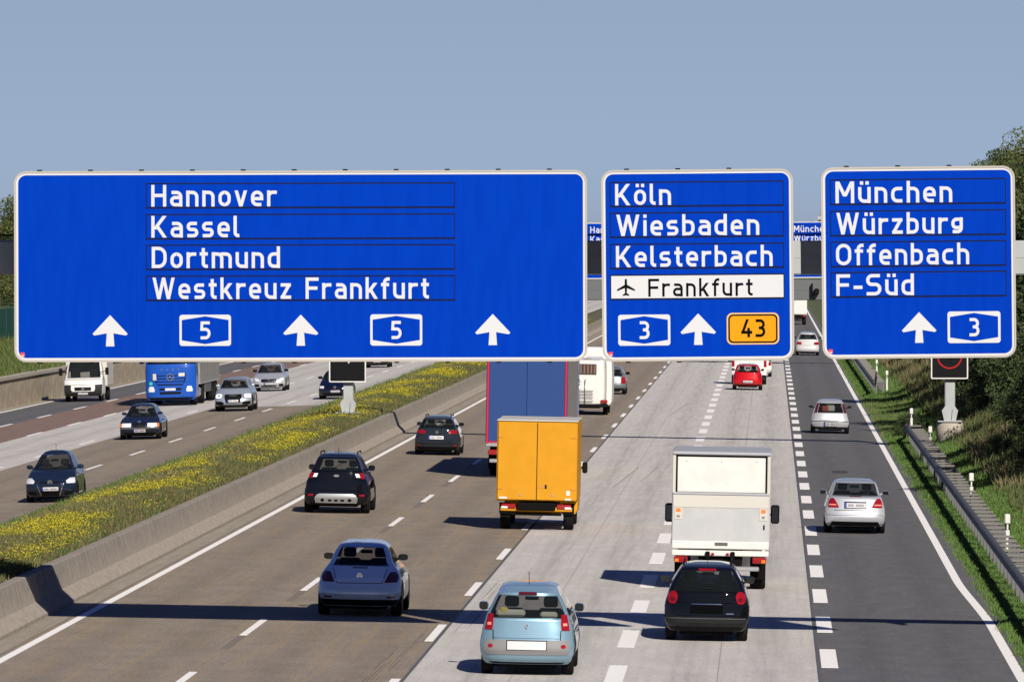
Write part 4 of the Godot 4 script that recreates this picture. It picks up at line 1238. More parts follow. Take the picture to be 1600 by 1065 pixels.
func arrow(o: Node3D, x: float, y0: float, y1: float) -> void:
	var h := y1 - y0
	var s := h / 49.0
	var pts := []
	for q in [[-6.7, 0], [-5.2, 20.5], [-24.8, 17.0, 2.2], [-27.8, 19.5, 2.0], [0, 49, 1.2], [27.8, 19.5, 2.0], [24.8, 17.0, 2.2], [5.2, 20.5], [6.7, 0]]:
		pts.append([(x + q[0] * s), y0 + q[1] * s] + ([q[2] * 0.4] if q.size() > 2 else []))
	film(o, "lane_arrow", scaled(rounded(pts, true)), .006, M.sign_white, .005)

func shield(o: Node3D, x0: float, y0: float, x1: float, y1: float, digit: String) -> void:
	var p := film(o, "motorway_shield", scaled(rrect(x0, y0, x1, y1, 4.5)), .006, M.sign_white, .005)
	var w := x1 - x0
	var h := y1 - y0
	var cx := (x0 + x1) * .5
	var hexa := PackedVector2Array([Vector2(x0 + w * .046, y0 + h * .18), Vector2(cx, y0 + h * .06), Vector2(x1 - w * .046, y0 + h * .18), Vector2(x1 - w * .046, y1 - h * .17), Vector2(cx, y1 - h * .05), Vector2(x0 + w * .046, y1 - h * .17)])
	film(p, "shield_field", scaled(hexa), .0085, M.sign_blue, .003)
	var st := new_st()
	lettering(st, digit, (cx - 8.4) * U, (cx + 8.4) * U, (y0 + h * .21) * U, (y0 + h * .79) * U, .0095, 1.15)
	put(p, "digit", done(st), M.sign_white)

func sticker(o: Node3D) -> void:
	var p := film(o, "inspection_sticker", scaled(rrect(9.5, 8.5, 16, 15, 1)), .004, M.sticker_red, .003)
	film(p, "sticker_field", scaled(rrect(11, 9.2, 15, 11, .4)), .006, M.sign_white, .0015)

func build_sign_left(label: String, at: Vector3, tilt: float) -> void:
	var o := sign_board(label, 899, 299, [192, 269, 450, 706], at, tilt)
	var tops := [278.5, 230.0, 182.0, 133.5]
	var txt := [[["Hannover", 215.5, 413.0]], [["Kassel", 215.5, 354.0]], [["Dortmund", 216.0, 418.0]], [["Westkreuz", 217.0, 435.5], ["Frankfurt", 457.5, 651.5]]]
	for k in 4:
		var y1: float = tops[k] - .5
		var y0: float = y1 - 35.3
		var list := []
		for t in txt[k]: list.append([t[0], t[1], t[2], y0 + .5, y0 + 34.4])
		strip(o, 208.5, y0, 691, y1, list, M.sign_blue, M.sign_white, 1.07)
	arrow(o, 150.5, 24.5, 73.5)
	arrow(o, 450.0, 25.0, 73.8)
	arrow(o, 751.0, 25.5, 74.3)
	shield(o, 259.5, 25, 340.5, 73.8, "5")
	shield(o, 559.0, 25, 640.5, 74.0, "5")
	sticker(o)

func build_sign_middle(label: String, at: Vector3, tilt: float) -> void:
	var o := sign_board(label, 300, 299, [], at, tilt)
	var tops := [278.5, 230.5, 181.7, 133.6]
	var txt := [["Köln", 21.5, 109.5], ["Wiesbaden", 23.0, 247.0], ["Kelsterbach", 22.0, 267.5], ["Frankfurt", 72.0, 236.0]]
	for k in 4:
		var y1: float = tops[k]
		var y0: float = y1 - 35.0
		var black := k == 3
		var list := [[txt[k][0], txt[k][1], txt[k][2], y0 + (2.3 if black else .5), y0 + (30.7 if black else 33.8)]]
		strip(o, 14.6, y0, 283.8, y1, list, M.sign_white if black else M.sign_blue, M.ink if black else M.sign_white, .96 if black else 1.07)
	# aeroplane
	var a := PackedVector2Array()
	var half := [[0, 14], [1.7, 11.5], [1.8, 4.0], [14, -3.5], [14, -6.0], [1.8, -1.2], [1.4, -9.0], [5.2, -12.0], [5.2, -13.6], [0, -12.4]]
	for p in half: a.append(Vector2(37.5 + p[0], 116.0 + p[1]))
	for k in range(half.size() - 2, 0, -1): a.append(Vector2(37.5 - half[k][0], 116.0 + half[k][1]))
	film(o, "airport_symbol", scaled(a), .012, M.ink, .002)
	shield(o, 24.8, 24.6, 106.4, 73.0, "3")
	arrow(o, 150.0, 25.0, 74.2)
	var b := film(o, "road_shield", scaled(rrect(194.5, 25.0, 276.5, 74.5, 9)), .006, M.tan, .005)
	film(b, "shield_rim", scaled(rrect(197, 27.3, 274, 72.2, 7.5)), .008, M.ink, .0015)
	film(b, "shield_field", scaled(rrect(199.5, 29.8, 271.5, 69.7, 5.5)), .0105, M.sign_yellow, .002)
	var st := new_st()
	lettering(st, "43", 216.5 * U, 255.0 * U, 36.5 * U, 64.5 * U, .0115, 1.1)
	put(b, "digits", done(st), M.ink)
	sticker(o)

func build_sign_right(label: String, at: Vector3, tilt: float) -> void:
	var o := sign_board(label, 302.5, 299, [], at, tilt)
	var tops := [278.0, 229.2, 181.0, 133.5]
	var txt := [["München", 22.2, 205.0], ["Würzburg", 23.2, 221.0], ["Offenbach", 22.2, 230.5], ["F-Süd", 22.2, 144.0]]
	for k in 4:
		var y1: float = tops[k]
		var y0: float = y1 - 35.6
		strip(o, 15.2, y0, 286.7, y1, [[txt[k][0], txt[k][1], txt[k][2], y0 + .5, y0 + 34.4]], M.sign_blue, M.sign_white, 1.07)
	arrow(o, 151.2, 24.0, 72.0)
	shield(o, 195.6, 23.0, 278.2, 72.4, "3")
	sticker(o)

# sign bridge: box beam on two posts
func sign_bridge(label: String, z: float, y0: float, y1: float, x0: float, x1: float, foot0: float, foot1: float, cable := true, steel: Material = M.galvanised) -> Node3D:
	var o := thing("sign_bridge", label, "gantry", Vector3(0, 0, -z))
	var hgt := y1 - y0
	put_box(o, "beam", Vector3((x0 + x1) * .5, (y0 + y1) * .5, 0), Vector3(x1 - x0 + .5, hgt, .55), steel, .03)
	put_box(o, "beam_seam", Vector3((x0 + x1) * .5, y0 + hgt * .52, .278), Vector3(x1 - x0 + .4, .03, .008), steel, .002)
	for e in [[x0, foot0], [x1, foot1]]:
		put_box(o, "post", Vector3(e[0], (e[1] + y0) * .5, 0), Vector3(.38, y0 - e[1], .45), M.galvanised, .03)
		put_box(o, "base_plate", Vector3(e[0], e[1] + .02, 0), Vector3(.9, .05, .9), M.galvanised, .01)
	var n := int((x1 - x0) / 3.6)
	for k in n:
		put_box(o, "hanger", Vector3(x0 + 1.2 + 3.6 * k, (y0 + y1) * .5, .6 if cable else .3), Vector3(.08, hgt + .2, .9 if cable else .1), steel, .01)
	if cable:
		var st := new_st()
		var pts := []
		for k in 121:
			var t := float(k) / 120
			pts.append(Vector3(lerpf(x0 + .3, x1 - .2, t), y1 + .17 - .07 * absf(sin(t * 22.0)), .2))
		tube(st, pts, .018, 6)
		put(o, "cable", done(st), M.trim)
	return o

# ------------------------------------------------------------------ ground
func road_y(x: float) -> float:
	return -0.018 * x if x > -17.0 else -0.34 + 0.025 * (x + 23.8)

func road_tilt(x: float) -> float:
	return -atan(0.018) if x > -17.0 else atan(0.025)

func bank_y(x: float) -> float:   # right-hand verge
	return lerp_table([[4.68, -.086], [5.4, -.10], [6.3, .04], [7.6, .45], [9.5, 1.5], [12.5, 3.0], [18, 4.4], [40, 5.0], [300, 5.0], [420, -1.0]], x)

func median_y(x: float) -> float:
	return lerp_table([[-20.35, -.258], [-19.6, .05], [-18.2, .62], [-16.8, 1.0], [-15.6, 1.12], [-14.74, 1.0]], x)

func left_y(x: float) -> float:
	return lerp_table([[-700, 1.0], [-60, 2.2], [-45, 1.45], [-40, .95], [-38.72, .72]], x)

func strip_mesh(xs: Array, hf: Callable, z0: float, z1: float, dz: float, rough := 0.0, lift := 0.0, u0 := 0.0) -> ArrayMesh:
	var st := new_st()
	st.set_smooth_group(0)
	var n := FastNoiseLite.new()
	n.seed = 5
	n.frequency = 0.35
	var rows := int(ceil((z1 - z0) / dz))
	var pt := func(i: int, k: int) -> Vector3:
		var x: float = xs[i]
		var z: float = minf(z0 + dz * k, z1)
		var y: float = hf.call(x) + lift
		if rough > 0.0 and i > 0 and i < xs.size() - 1:
			y += n.get_noise_2d(x, z) * rough
		return Vector3(x, y, -z)
	for k in rows:
		for i in xs.size() - 1:
			var a: Vector3 = pt.call(i, k); var b: Vector3 = pt.call(i + 1, k); var c: Vector3 = pt.call(i + 1, k + 1); var d: Vector3 = pt.call(i, k + 1)
			for p in [a, c, b, a, d, c]:
				st.set_uv(Vector2((p.x - u0), -p.z))
				st.add_vertex(p)
	st.generate_normals()
	st.index()
	return st.commit()

# surface colour computed from noise: coarse patches, streaks along the road, fine grain. u spans span_x metres, v span_z metres
func road_tex(c0: Color, c1: Color, c2: Color, seed_: int, grain: float, tracks: Array, span_x: float) -> ImageTexture:
	var w := 512
	var hh := 1024
	var coarse := FastNoiseLite.new(); coarse.seed = seed_; coarse.frequency = 0.012; coarse.fractal_octaves = 4
	var streak := FastNoiseLite.new(); streak.seed = seed_ + 7; streak.frequency = 0.02; streak.fractal_octaves = 3
	var band := FastNoiseLite.new(); band.seed = seed_ + 3; band.frequency = 0.05
	var r := RandomNumberGenerator.new(); r.seed = seed_
	var data := PackedByteArray()
	data.resize(w * hh * 3)
	var at := 0
	for j in hh:
		var blend: float = smoothstep(0.9, 1.0, float(j) / hh)
		var bj := band.get_noise_2d(j * 0.8, 3.0) * (1.0 - blend)
		for i in w:
			var a := coarse.get_noise_2d(i, j * 2.0)
			var s := streak.get_noise_2d(i * 3.0, j * 0.25)
			if blend > 0.0:
				a = lerpf(a, coarse.get_noise_2d(i, (j - hh) * 2.0), blend)
				s = lerpf(s, streak.get_noise_2d(i * 3.0, (j - hh) * 0.25), blend)
			var c := c0.lerp(c1, clampf(0.5 + a * 0.9, 0, 1)).lerp(c2, clampf(s * 0.9 + 0.15 + bj * 0.12, 0, 0.8))
			var k := 1.0 + (r.randf() - 0.5) * grain
			if tracks.size():
				var x := span_x * i / w
				for t in tracks:
					k -= 0.085 * exp(-pow((x - t) / 0.33, 2.0)) * (0.75 + 0.5 * s)
			data[at] = clampi(int(c.r * k * 255), 0, 255)
			data[at + 1] = clampi(int(c.g * k * 255), 0, 255)
			data[at + 2] = clampi(int(c.b * k * 255), 0, 255)
			at += 3
	return ImageTexture.create_from_image(Image.create_from_data(w, hh, false, Image.FORMAT_RGB8, data))

func road_mat(c0: Color, c1: Color, c2: Color, seed_: int, grain: float, tracks: Array, span_x: float, span_z: float, rough := 0.85) -> StandardMaterial3D:
	var m := StandardMaterial3D.new()
	m.albedo_texture = road_tex(c0, c1, c2, seed_, grain, tracks, span_x)
	m.uv1_scale = Vector3(1.0 / span_x, 1.0 / span_z, 1)
	m.roughness = rough
	return m

func noise_mat(c0: Color, c1: Color, freq: float, size: float, seed_: int, rough := 0.85) -> StandardMaterial3D:
	var n := FastNoiseLite.new()
	n.seed = seed_
	n.frequency = freq
	n.fractal_octaves = 5
	var g := Gradient.new()
	g.set_color(0, c0)
	g.set_color(1, c1)
	g.set_offset(0, 0.25)
	g.set_offset(1, 0.75)
	var t := NoiseTexture2D.new()
	t.width = 512; t.height = 512
	t.seamless = true
	t.noise = n
	t.color_ramp = g
	var m := StandardMaterial3D.new()
	m.albedo_texture = t
	m.uv1_triplanar = true
	m.uv1_world_triplanar = true
	m.uv1_scale = Vector3.ONE / size
	m.roughness = rough
	return m

# cast concrete with dark runs of dirt hanging from its upper edge: u along the barrier (18 m), v up it (1.2 m)
func stain_tex() -> ImageTexture:
	var n := FastNoiseLite.new(); n.seed = 77; n.frequency = .02; n.fractal_octaves = 4
	var runs := FastNoiseLite.new(); runs.seed = 78; runs.frequency = .05; runs.fractal_octaves = 3
	var r := RandomNumberGenerator.new(); r.seed = 4
	var w := 1024
	var h := 128
	var data := PackedByteArray()
	data.resize(w * h * 3)
	for j in h:
		for i in w:
			var up := float(j) / h
			var d := runs.get_noise_2d(minf(i, w - i) * 1.4, 0.0) * .5 + runs.get_noise_2d(minf(i, w - i) * 5.0, 9.0) * .5 + .22
			var stain: float = clampf(d * 2.2, 0, 1) * smoothstep(.42, .62, up + runs.get_noise_2d(minf(i, w - i) * 3.0, 40.0) * .35)
			var c := lin(.245, .217, .185).lerp(lin(.30, .268, .23), .5 + n.get_noise_2d(minf(i, w - i), j * 2.0) * .8)
			c = c.lerp(lin(.155, .145, .13), stain * .75)
			var k := 1.0 + (r.randf() - .5) * .12
			var at := (j * w + i) * 3
			data[at] = clampi(int(c.r * k * 255), 0, 255); data[at + 1] = clampi(int(c.g * k * 255), 0, 255); data[at + 2] = clampi(int(c.b * k * 255), 0, 255)
	return ImageTexture.create_from_image(Image.create_from_data(w, h, false, Image.FORMAT_RGB8, data))

func materials() -> void:
	M.tyre = mat(.007, .007, .0075, .85)
	M.rim = mat(.35, .36, .38, .35, .8)
	M.mirror = mat(.05, .055, .06, .1, 1.0)
	M.trim = mat(.005, .005, .006, .5)
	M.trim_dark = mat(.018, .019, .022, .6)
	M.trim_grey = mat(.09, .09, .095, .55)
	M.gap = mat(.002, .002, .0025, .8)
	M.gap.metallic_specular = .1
	M.under = mat(.004, .004, .004, .95)
	M.seat = mat(.02, .02, .022, .9)
	M.chrome = mat(.75, .76, .78, .12, 1.0)
	M.silver = mat(.42, .43, .45, .35, .7)
	M.alu = noise_mat(lin(.33, .34, .35), lin(.36, .37, .38), .01, 3.5, 31, .5)
	M.plate_white = mat(.46, .46, .48, .5)
	M.plate_smudge = mat(.22, .22, .24, .6)
	M.plate_blue = mat(.02, .05, .35, .5)
	M.red_lens = mat(.22, .004, .007, .15, 0.0, 1.0)
	M.dark_red = mat(.07, .006, .010, .12, 0.0, 1.0)
	M.pink_lens = mat(.75, .25, .2, .2, 0.0, 1.0)
	M.clear_lens = mat(.78, .78, .8, .15, 0.0, 1.0)
	M.head_lens = mat(.74, .76, .8, .12, .3, 1.0)
	M.lamp_dark = mat(.1, .1, .11, .2, 0.0, 1.0)
	M.amber = mat(.6, .16, .02, .2, 0.0, 1.0)
	M.led = mat(.9, .92, .95, .3)
	M.led.emission_enabled = true
	M.led.emission = Color(1, 1, 1)
	M.led.emission_energy_multiplier = 0.6
	M.glass = mat(.012, .016, .018, .02)
	M.glass.transparency = BaseMaterial3D.TRANSPARENCY_ALPHA
	M.glass.albedo_color.a = 0.46
	M.dark_glass = mat(.01, .012, .015, .04)
	M.cloth_pale = mat(.42, .44, .38, .9)
	M.cloth_yellow = mat(.5, .42, .12, .9)
	M.cloth_red = mat(.36, .05, .04, .9)
	M.grey_panel = mat(.17, .17, .175, .5)
	M.orange = noise_mat(lin(.45, .210, .010), lin(.475, .222, .012), .01, 3.0, 41, .5)
	M.orange.metallic_specular = .25
	M.orange_dark = mat(.42, .19, .02, .5)
	M.orange_red = mat(.8, .16, .03, .4)
	M.white = noise_mat(lin(.50, .50, .485), lin(.54, .54, .525), .01, 2.5, 42, .4)
	M.pale = mat(.43, .42, .385, .5)
	M.pale_grey = mat(.30, .31, .34, .5)
	M.pale_blue = mat(.5, .56, .66, .5)
	M.truck_blue = mat(.008, .060, .32, .4, 0.0, .5)
	M.truck_blue.metallic_specular = .2
	M.trailer_blue = mat(.006, .036, .15, .6)
	M.worn = mat(.15, .13, .11, .9)
	M.rubber = mat(.13, .113, .092, .9)
	M.rubber_faint = mat(.27, .255, .235, .9)
	M.asphalt_patch = mat(.055, .055, .06, .9)
	M.truck_red = mat(.45, .01, .03, .4)
	M.curtain = noise_mat(lin(.17, .165, .155), lin(.21, .205, .19), .01, 3.0, 43, .7)
	M.brown_glass = mat(.05, .035, .03, .1, 0.0, 1.0)
	M.curtain_brown = mat(.16, .10, .085, .8)
	M.sticker_green = mat(.05, .4, .25, .5)
	M.sticker_red = mat(.6, .05, .05, .5)
	M.sign_blue = noise_mat(lin(.0003, .0290, .320), lin(.0004, .0325, .340), .01, 5.0, 44, .6)
	M.sign_blue.metallic_specular = .08
	M.sign_blue.uv1_scale = Vector3(.8, .12, 1.0)
	M.sign_white = mat(.46, .475, .50, .6)
	M.sign_edge = mat(.33, .315, .285, .6)
	M.sign_back = mat(.3, .3, .31, .5, .5)
	M.sign_yellow = mat(.54, .235, .005, .6)
	M.sign_yellow.metallic_specular = .2
	M.tan = mat(.55, .34, .14, .5)
	M.ink = mat(.003, .003, .005, .6)
	M.ink.metallic_specular = .1
	M.groove = mat(.003, .006, .03, .6)
	M.galvanised = noise_mat(lin(.27, .29, .30), lin(.30, .32, .33), .01, 4.0, 45, .5)
	M.dull_steel = mat(.10, .108, .115, .6)
	M.concrete_wall = noise_mat(lin(.22, .18, .13), lin(.33, .28, .21), .012, 6.0, 46, .95)
	M.concrete_base = noise_mat(lin(.26, .23, .19), lin(.36, .33, .28), .03, 1.5, 47, .9)
	M.rail = mat(.11, .113, .12, .6, .2)
	M.rail_top = mat(.14, .135, .125, .7)
	M.line = noise_mat(lin(.68, .67, .645), lin(.80, .79, .77), .05, 2.0, 48, .7)
	M.earth = noise_mat(lin(.05, .055, .02), lin(.10, .085, .04), .05, 3.0, 49, .95)
	M.grass_ground = noise_mat(lin(.035, .06, .012), lin(.075, .085, .025), .05, 4.0, 50, .95)
	M.led_red = mat(.30, .012, .014, .4)
	M.led_red.emission_enabled = true
	M.led_red.emission = Color(1, .12, .1)
	M.led_red.emission_energy_multiplier = .12
	M.concrete_stain = StandardMaterial3D.new()
	M.concrete_stain.albedo_texture = stain_tex()
	M.concrete_stain.uv1_scale = Vector3(1.0 / 18.0, 1.0 / 1.2, 1)
	M.concrete_stain.roughness = .95
	M.concrete_stain.metallic_specular = .2
	M.fence_green = mat(.015, .06, .045, .7)

func leaf_mat(back: Color) -> StandardMaterial3D:
	var m := StandardMaterial3D.new()
	m.albedo_color = Color.WHITE
	m.vertex_color_use_as_albedo = true
	m.roughness = .75
	m.backlight_enabled = true
	m.backlight = back
	return m

# ------------------------------------------------------------------ plants
func blade(st: SurfaceTool, base: Vector3, lean: Vector2, h: float, w: float, a: float, c: Color) -> void:
	var s := Vector3(cos(a), 0, sin(a)) * w * .5
	var m := base + Vector3(lean.x * .35, h * .6, lean.y * .35)
	var t := base + Vector3(lean.x, h, lean.y)
	st.set_color(c)
	for p in [base - s, m - s * .7, base + s, base + s, m - s * .7, m + s * .7, m - s * .7, t, m + s * .7]:
		st.add_vertex(p)

func tuft(seed_: int, n: int, spread: float, h: float, cols: Array, flower := 0, fcol := Color.WHITE, fsize := .03) -> ArrayMesh:
	var r := RandomNumberGenerator.new()
	r.seed = seed_
	var st := new_st()
	st.set_smooth_group(-1)
	for k in n:
		var b := Vector3(r.randf_range(-1, 1) * spread, -.04, r.randf_range(-1, 1) * spread)
		var hh := h * r.randf_range(.55, 1.1)
		blade(st, b, Vector2(r.randf_range(-.5, .5), r.randf_range(-.5, .5)) * hh, hh, r.randf_range(.012, .028), r.randf() * PI, cols[r.randi() % cols.size()])
	for k in flower:
		var p := Vector3(r.randf_range(-1, 1) * spread, h * r.randf_range(.75, 1.25), r.randf_range(-1, 1) * spread)
		var c := fcol * r.randf_range(.8, 1.15)
		st.set_color(c)
		var q := Basis.from_euler(Vector3(r.randf_range(-.9, .9), r.randf() * TAU, r.randf_range(-.9, .9)))
		for j in 5:
			var a0 := TAU * j / 5
			var a1 := TAU * (j + 1) / 5
			for v in [Vector3.ZERO, Vector3(cos(a0), .25, sin(a0)), Vector3(cos(a1), .25, sin(a1))]:
				st.add_vertex(p + q * (v * fsize))
	st.generate_normals()
	return st.commit()

func scatter(called: String, label: String, cat: String, mesh: Mesh, m: Material, places: Array) -> void:
	var mm := MultiMesh.new()
	mm.transform_format = MultiMesh.TRANSFORM_3D
	mm.mesh = mesh
	mm.instance_count = places.size()
	for k in places.size():
		mm.set_instance_transform(k, places[k])
	var o := MultiMeshInstance3D.new()
	o.name = numbered(called)
	o.multimesh = mm
	o.material_override = m
	add_child(o)
	tag(o, label, cat)
	o.set_meta("kind", "stuff")

func leaf_cloud(st: SurfaceTool, r: RandomNumberGenerator, c: Vector3, rad: Vector3, n: int, size: float, cols: Array) -> void:
	for k in n:
		var d := Vector3(r.randfn(), r.randfn(), r.randfn()).normalized()
		var p := c + d * rad * pow(r.randf(), .4)
		var q := Basis.from_euler(Vector3(r.randf() * TAU, r.randf() * TAU, r.randf() * TAU))
		var s := size * r.randf_range(.6, 1.3)
		st.set_color(cols[r.randi() % cols.size()] * r.randf_range(.75, 1.25))
		for v in [Vector3(-.5, 0, -.15), Vector3(0, .12, .28), Vector3(0, 0, -.3), Vector3(-.5, 0, -.15), Vector3(-.1, .1, .3), Vector3(0, .12, .28), Vector3(0, 0, -.3), Vector3(0, .12, .28), Vector3(.5, 0, 0)]:
			st.add_vertex(p + q * (v * s))

func tree_meshes(seed_: int, h: float, w: float, low: float, n: int, size: float, cols: Array) -> Array:
	var r := RandomNumberGenerator.new()
	r.seed = seed_
	var st := new_st()
	var bark := [Vector3(0, -.4, 0), Vector3(r.randf_range(-.1, .1), h * .3, 0), Vector3(r.randf_range(-.3, .3), h * .6, r.randf_range(-.3, .3)), Vector3(0, h * .9, 0)]
	tube(st, bark, h * .022, 8, h * .005)
	var cloud := new_st()
	cloud.set_smooth_group(-1)
	var clumps := 26
	for k in clumps:
		var t := (k + .5) / clumps
		var y := lerpf(low, .97, t) * h
		var env: float = w * .5 * pow(sin(PI * clampf(lerpf(.16, .97, t), 0, 1)), .7)
		var a := k * 2.399 + r.randf()
		var d := env * r.randf_range(.35, .95)
		var c := Vector3(cos(a) * d, y, sin(a) * d)
		var cr: float = w * r.randf_range(.13, .22)
		tube(st, [Vector3(0, y - h * .08, 0), c * Vector3(.6, 1, .6) - Vector3(0, .03 * h, 0), c], h * .006, 5, h * .0015)
		leaf_cloud(cloud, r, c, Vector3(cr, cr * .75, cr), n / clumps, size, cols)
	cloud.generate_normals()
	return [done(st), cloud.commit()]

func plant_tree(called: String, label: String, cat: String, meshes: Array, at: Vector3, turn: float, s: Vector3, m: Material, bark: Material, group: String) -> void:
	var o := thing(called, label, cat, at, group)
	o.rotation.y = turn
	o.scale = s
	put(o, "trunk", meshes[0], bark)
	put(o, "crown", meshes[1], m)

# ------------------------------------------------------------------ the place
func _ready() -> void:
	# camera on the overbridge, long lens
	var cam := Camera3D.new()
	cam.name = "camera"
	cam.position = Vector3(0, 7.5, 0)
	cam.rotation_degrees = Vector3(-0.746, 1.996, 0)
	cam.fov = 5.259
	cam.near = 1.0
	cam.far = 20000.0
	add_child(cam)
	cam.current = true
	# sky, sun, exposure
	var env := Environment.new()
	env.background_mode = Environment.BG_SKY
	var sky := Sky.new()
	var sm := ProceduralSkyMaterial.new()
	sm.sky_horizon_color = Color(0.528, 0.598, 0.690)
	sm.sky_top_color = Color(0.072, 0.153, 0.36)
	sm.sky_curve = 0.14
	sm.ground_horizon_color = Color(0.50, 0.52, 0.54)
	sm.ground_bottom_color = Color(0.30, 0.30, 0.28)
	sm.sun_angle_max = 1.0
	sky.sky_material = sm
	env.sky = sky
	env.tonemap_mode = Environment.TONE_MAPPER_LINEAR
	env.tonemap_exposure = 1.42
	env.sdfgi_enabled = true
	env.ssao_enabled = true
	env.ssil_enabled = true
	var we := WorldEnvironment.new()
	we.name = "environment"
	we.environment = env
	add_child(we)
	var sun := DirectionalLight3D.new()
	sun.name = "sun"
	sun.light_energy = 1.6
	sun.light_color = Color(1.0, 0.962, 0.91)
	sun.light_angular_distance = 0.5
	sun.shadow_enabled = true
	add_child(sun)
	sun.look_at_from_position(Vector3.ZERO, Vector3(-0.57, -1.0, -1.5), Vector3.UP)

	rng.seed = 11
	materials()
	land()
	roads()
	bridges_and_signs()
	roadside()
	vegetation()
	fleet()

func plane_strip(parent: Node, called: String, x0: float, x1: float, m: Material, z0: float, z1: float, lift := 0.0) -> void:
	put(parent, called, strip_mesh([x0, x1], road_y, z0, z1, 100.0, 0.0, lift, x0), m)

func land() -> void:
	var g := structure("ground")
	var st := new_st()
	st.set_smooth_group(-1)
	quad(st, Vector3(-9000, -2.0, 200), Vector3(9000, -2.0, 200), Vector3(9000, -2.0, -14000), Vector3(-9000, -2.0, -14000))
	put(g, "field", done(st), M.grass_ground)
	var v := structure("verge")
	put(v, "bank", strip_mesh([4.68, 5.0, 5.4, 5.9, 6.3, 7.0, 7.6, 8.5, 9.5, 11, 12.5, 15, 18, 28, 40, 120, 300, 420], bank_y, 40, 2400, 3.0, .10), M.grass_ground)
	v = structure("verge")
	put(v, "bank", strip_mesh([-700, -200, -60, -52, -45, -42, -40, -38.72], left_y, 60, 2400, 5.0, .15), M.grass_ground)
	v = structure("central_reserve")
	put(v, "mound", strip_mesh([-20.35, -20, -19.6, -18.9, -18.2, -17.5, -16.8, -16.2, -15.6, -15.2, -14.74], median_y, 40, 2400, 3.0, .06), M.earth)

func dashes(road: Node, x: float, w: float, first: float, period: float, length: float, last: float) -> void:
	var mesh := box_mesh(Vector3(w, .006, length), .002)
	var z := first
	while z < last:
		var o := put(road, "lane_marking", mesh, M.line, Vector3(x, road_y(x) + .004, -(z + length * .5)))
		o.rotation.z = road_tilt(x)
		z += period

func solid_line(road: Node, x: float, w: float, bend := 0.0) -> void:
	var st := new_st()
	st.set_smooth_group(0)
	var zs := [60.0, 120.0]
	for k in 40: zs.append(130.0 + k)
	zs += [200.0, 400.0, 900.0, 2400.0]
	for k in zs.size() - 1:
		var p := []
		for e in [[-.5, k], [.5, k], [.5, k + 1], [-.5, k + 1]]:
			var z: float = zs[e[1]]
			var px: float = x + w * e[0] + bend * (1.0 - smoothstep(147.0, 168.0, z))
			p.append(Vector3(px, road_y(px) + .006, -z))
		quad(st, p[0], p[1], p[2], p[3])
	put(road, "edge_line", done(st), M.line)

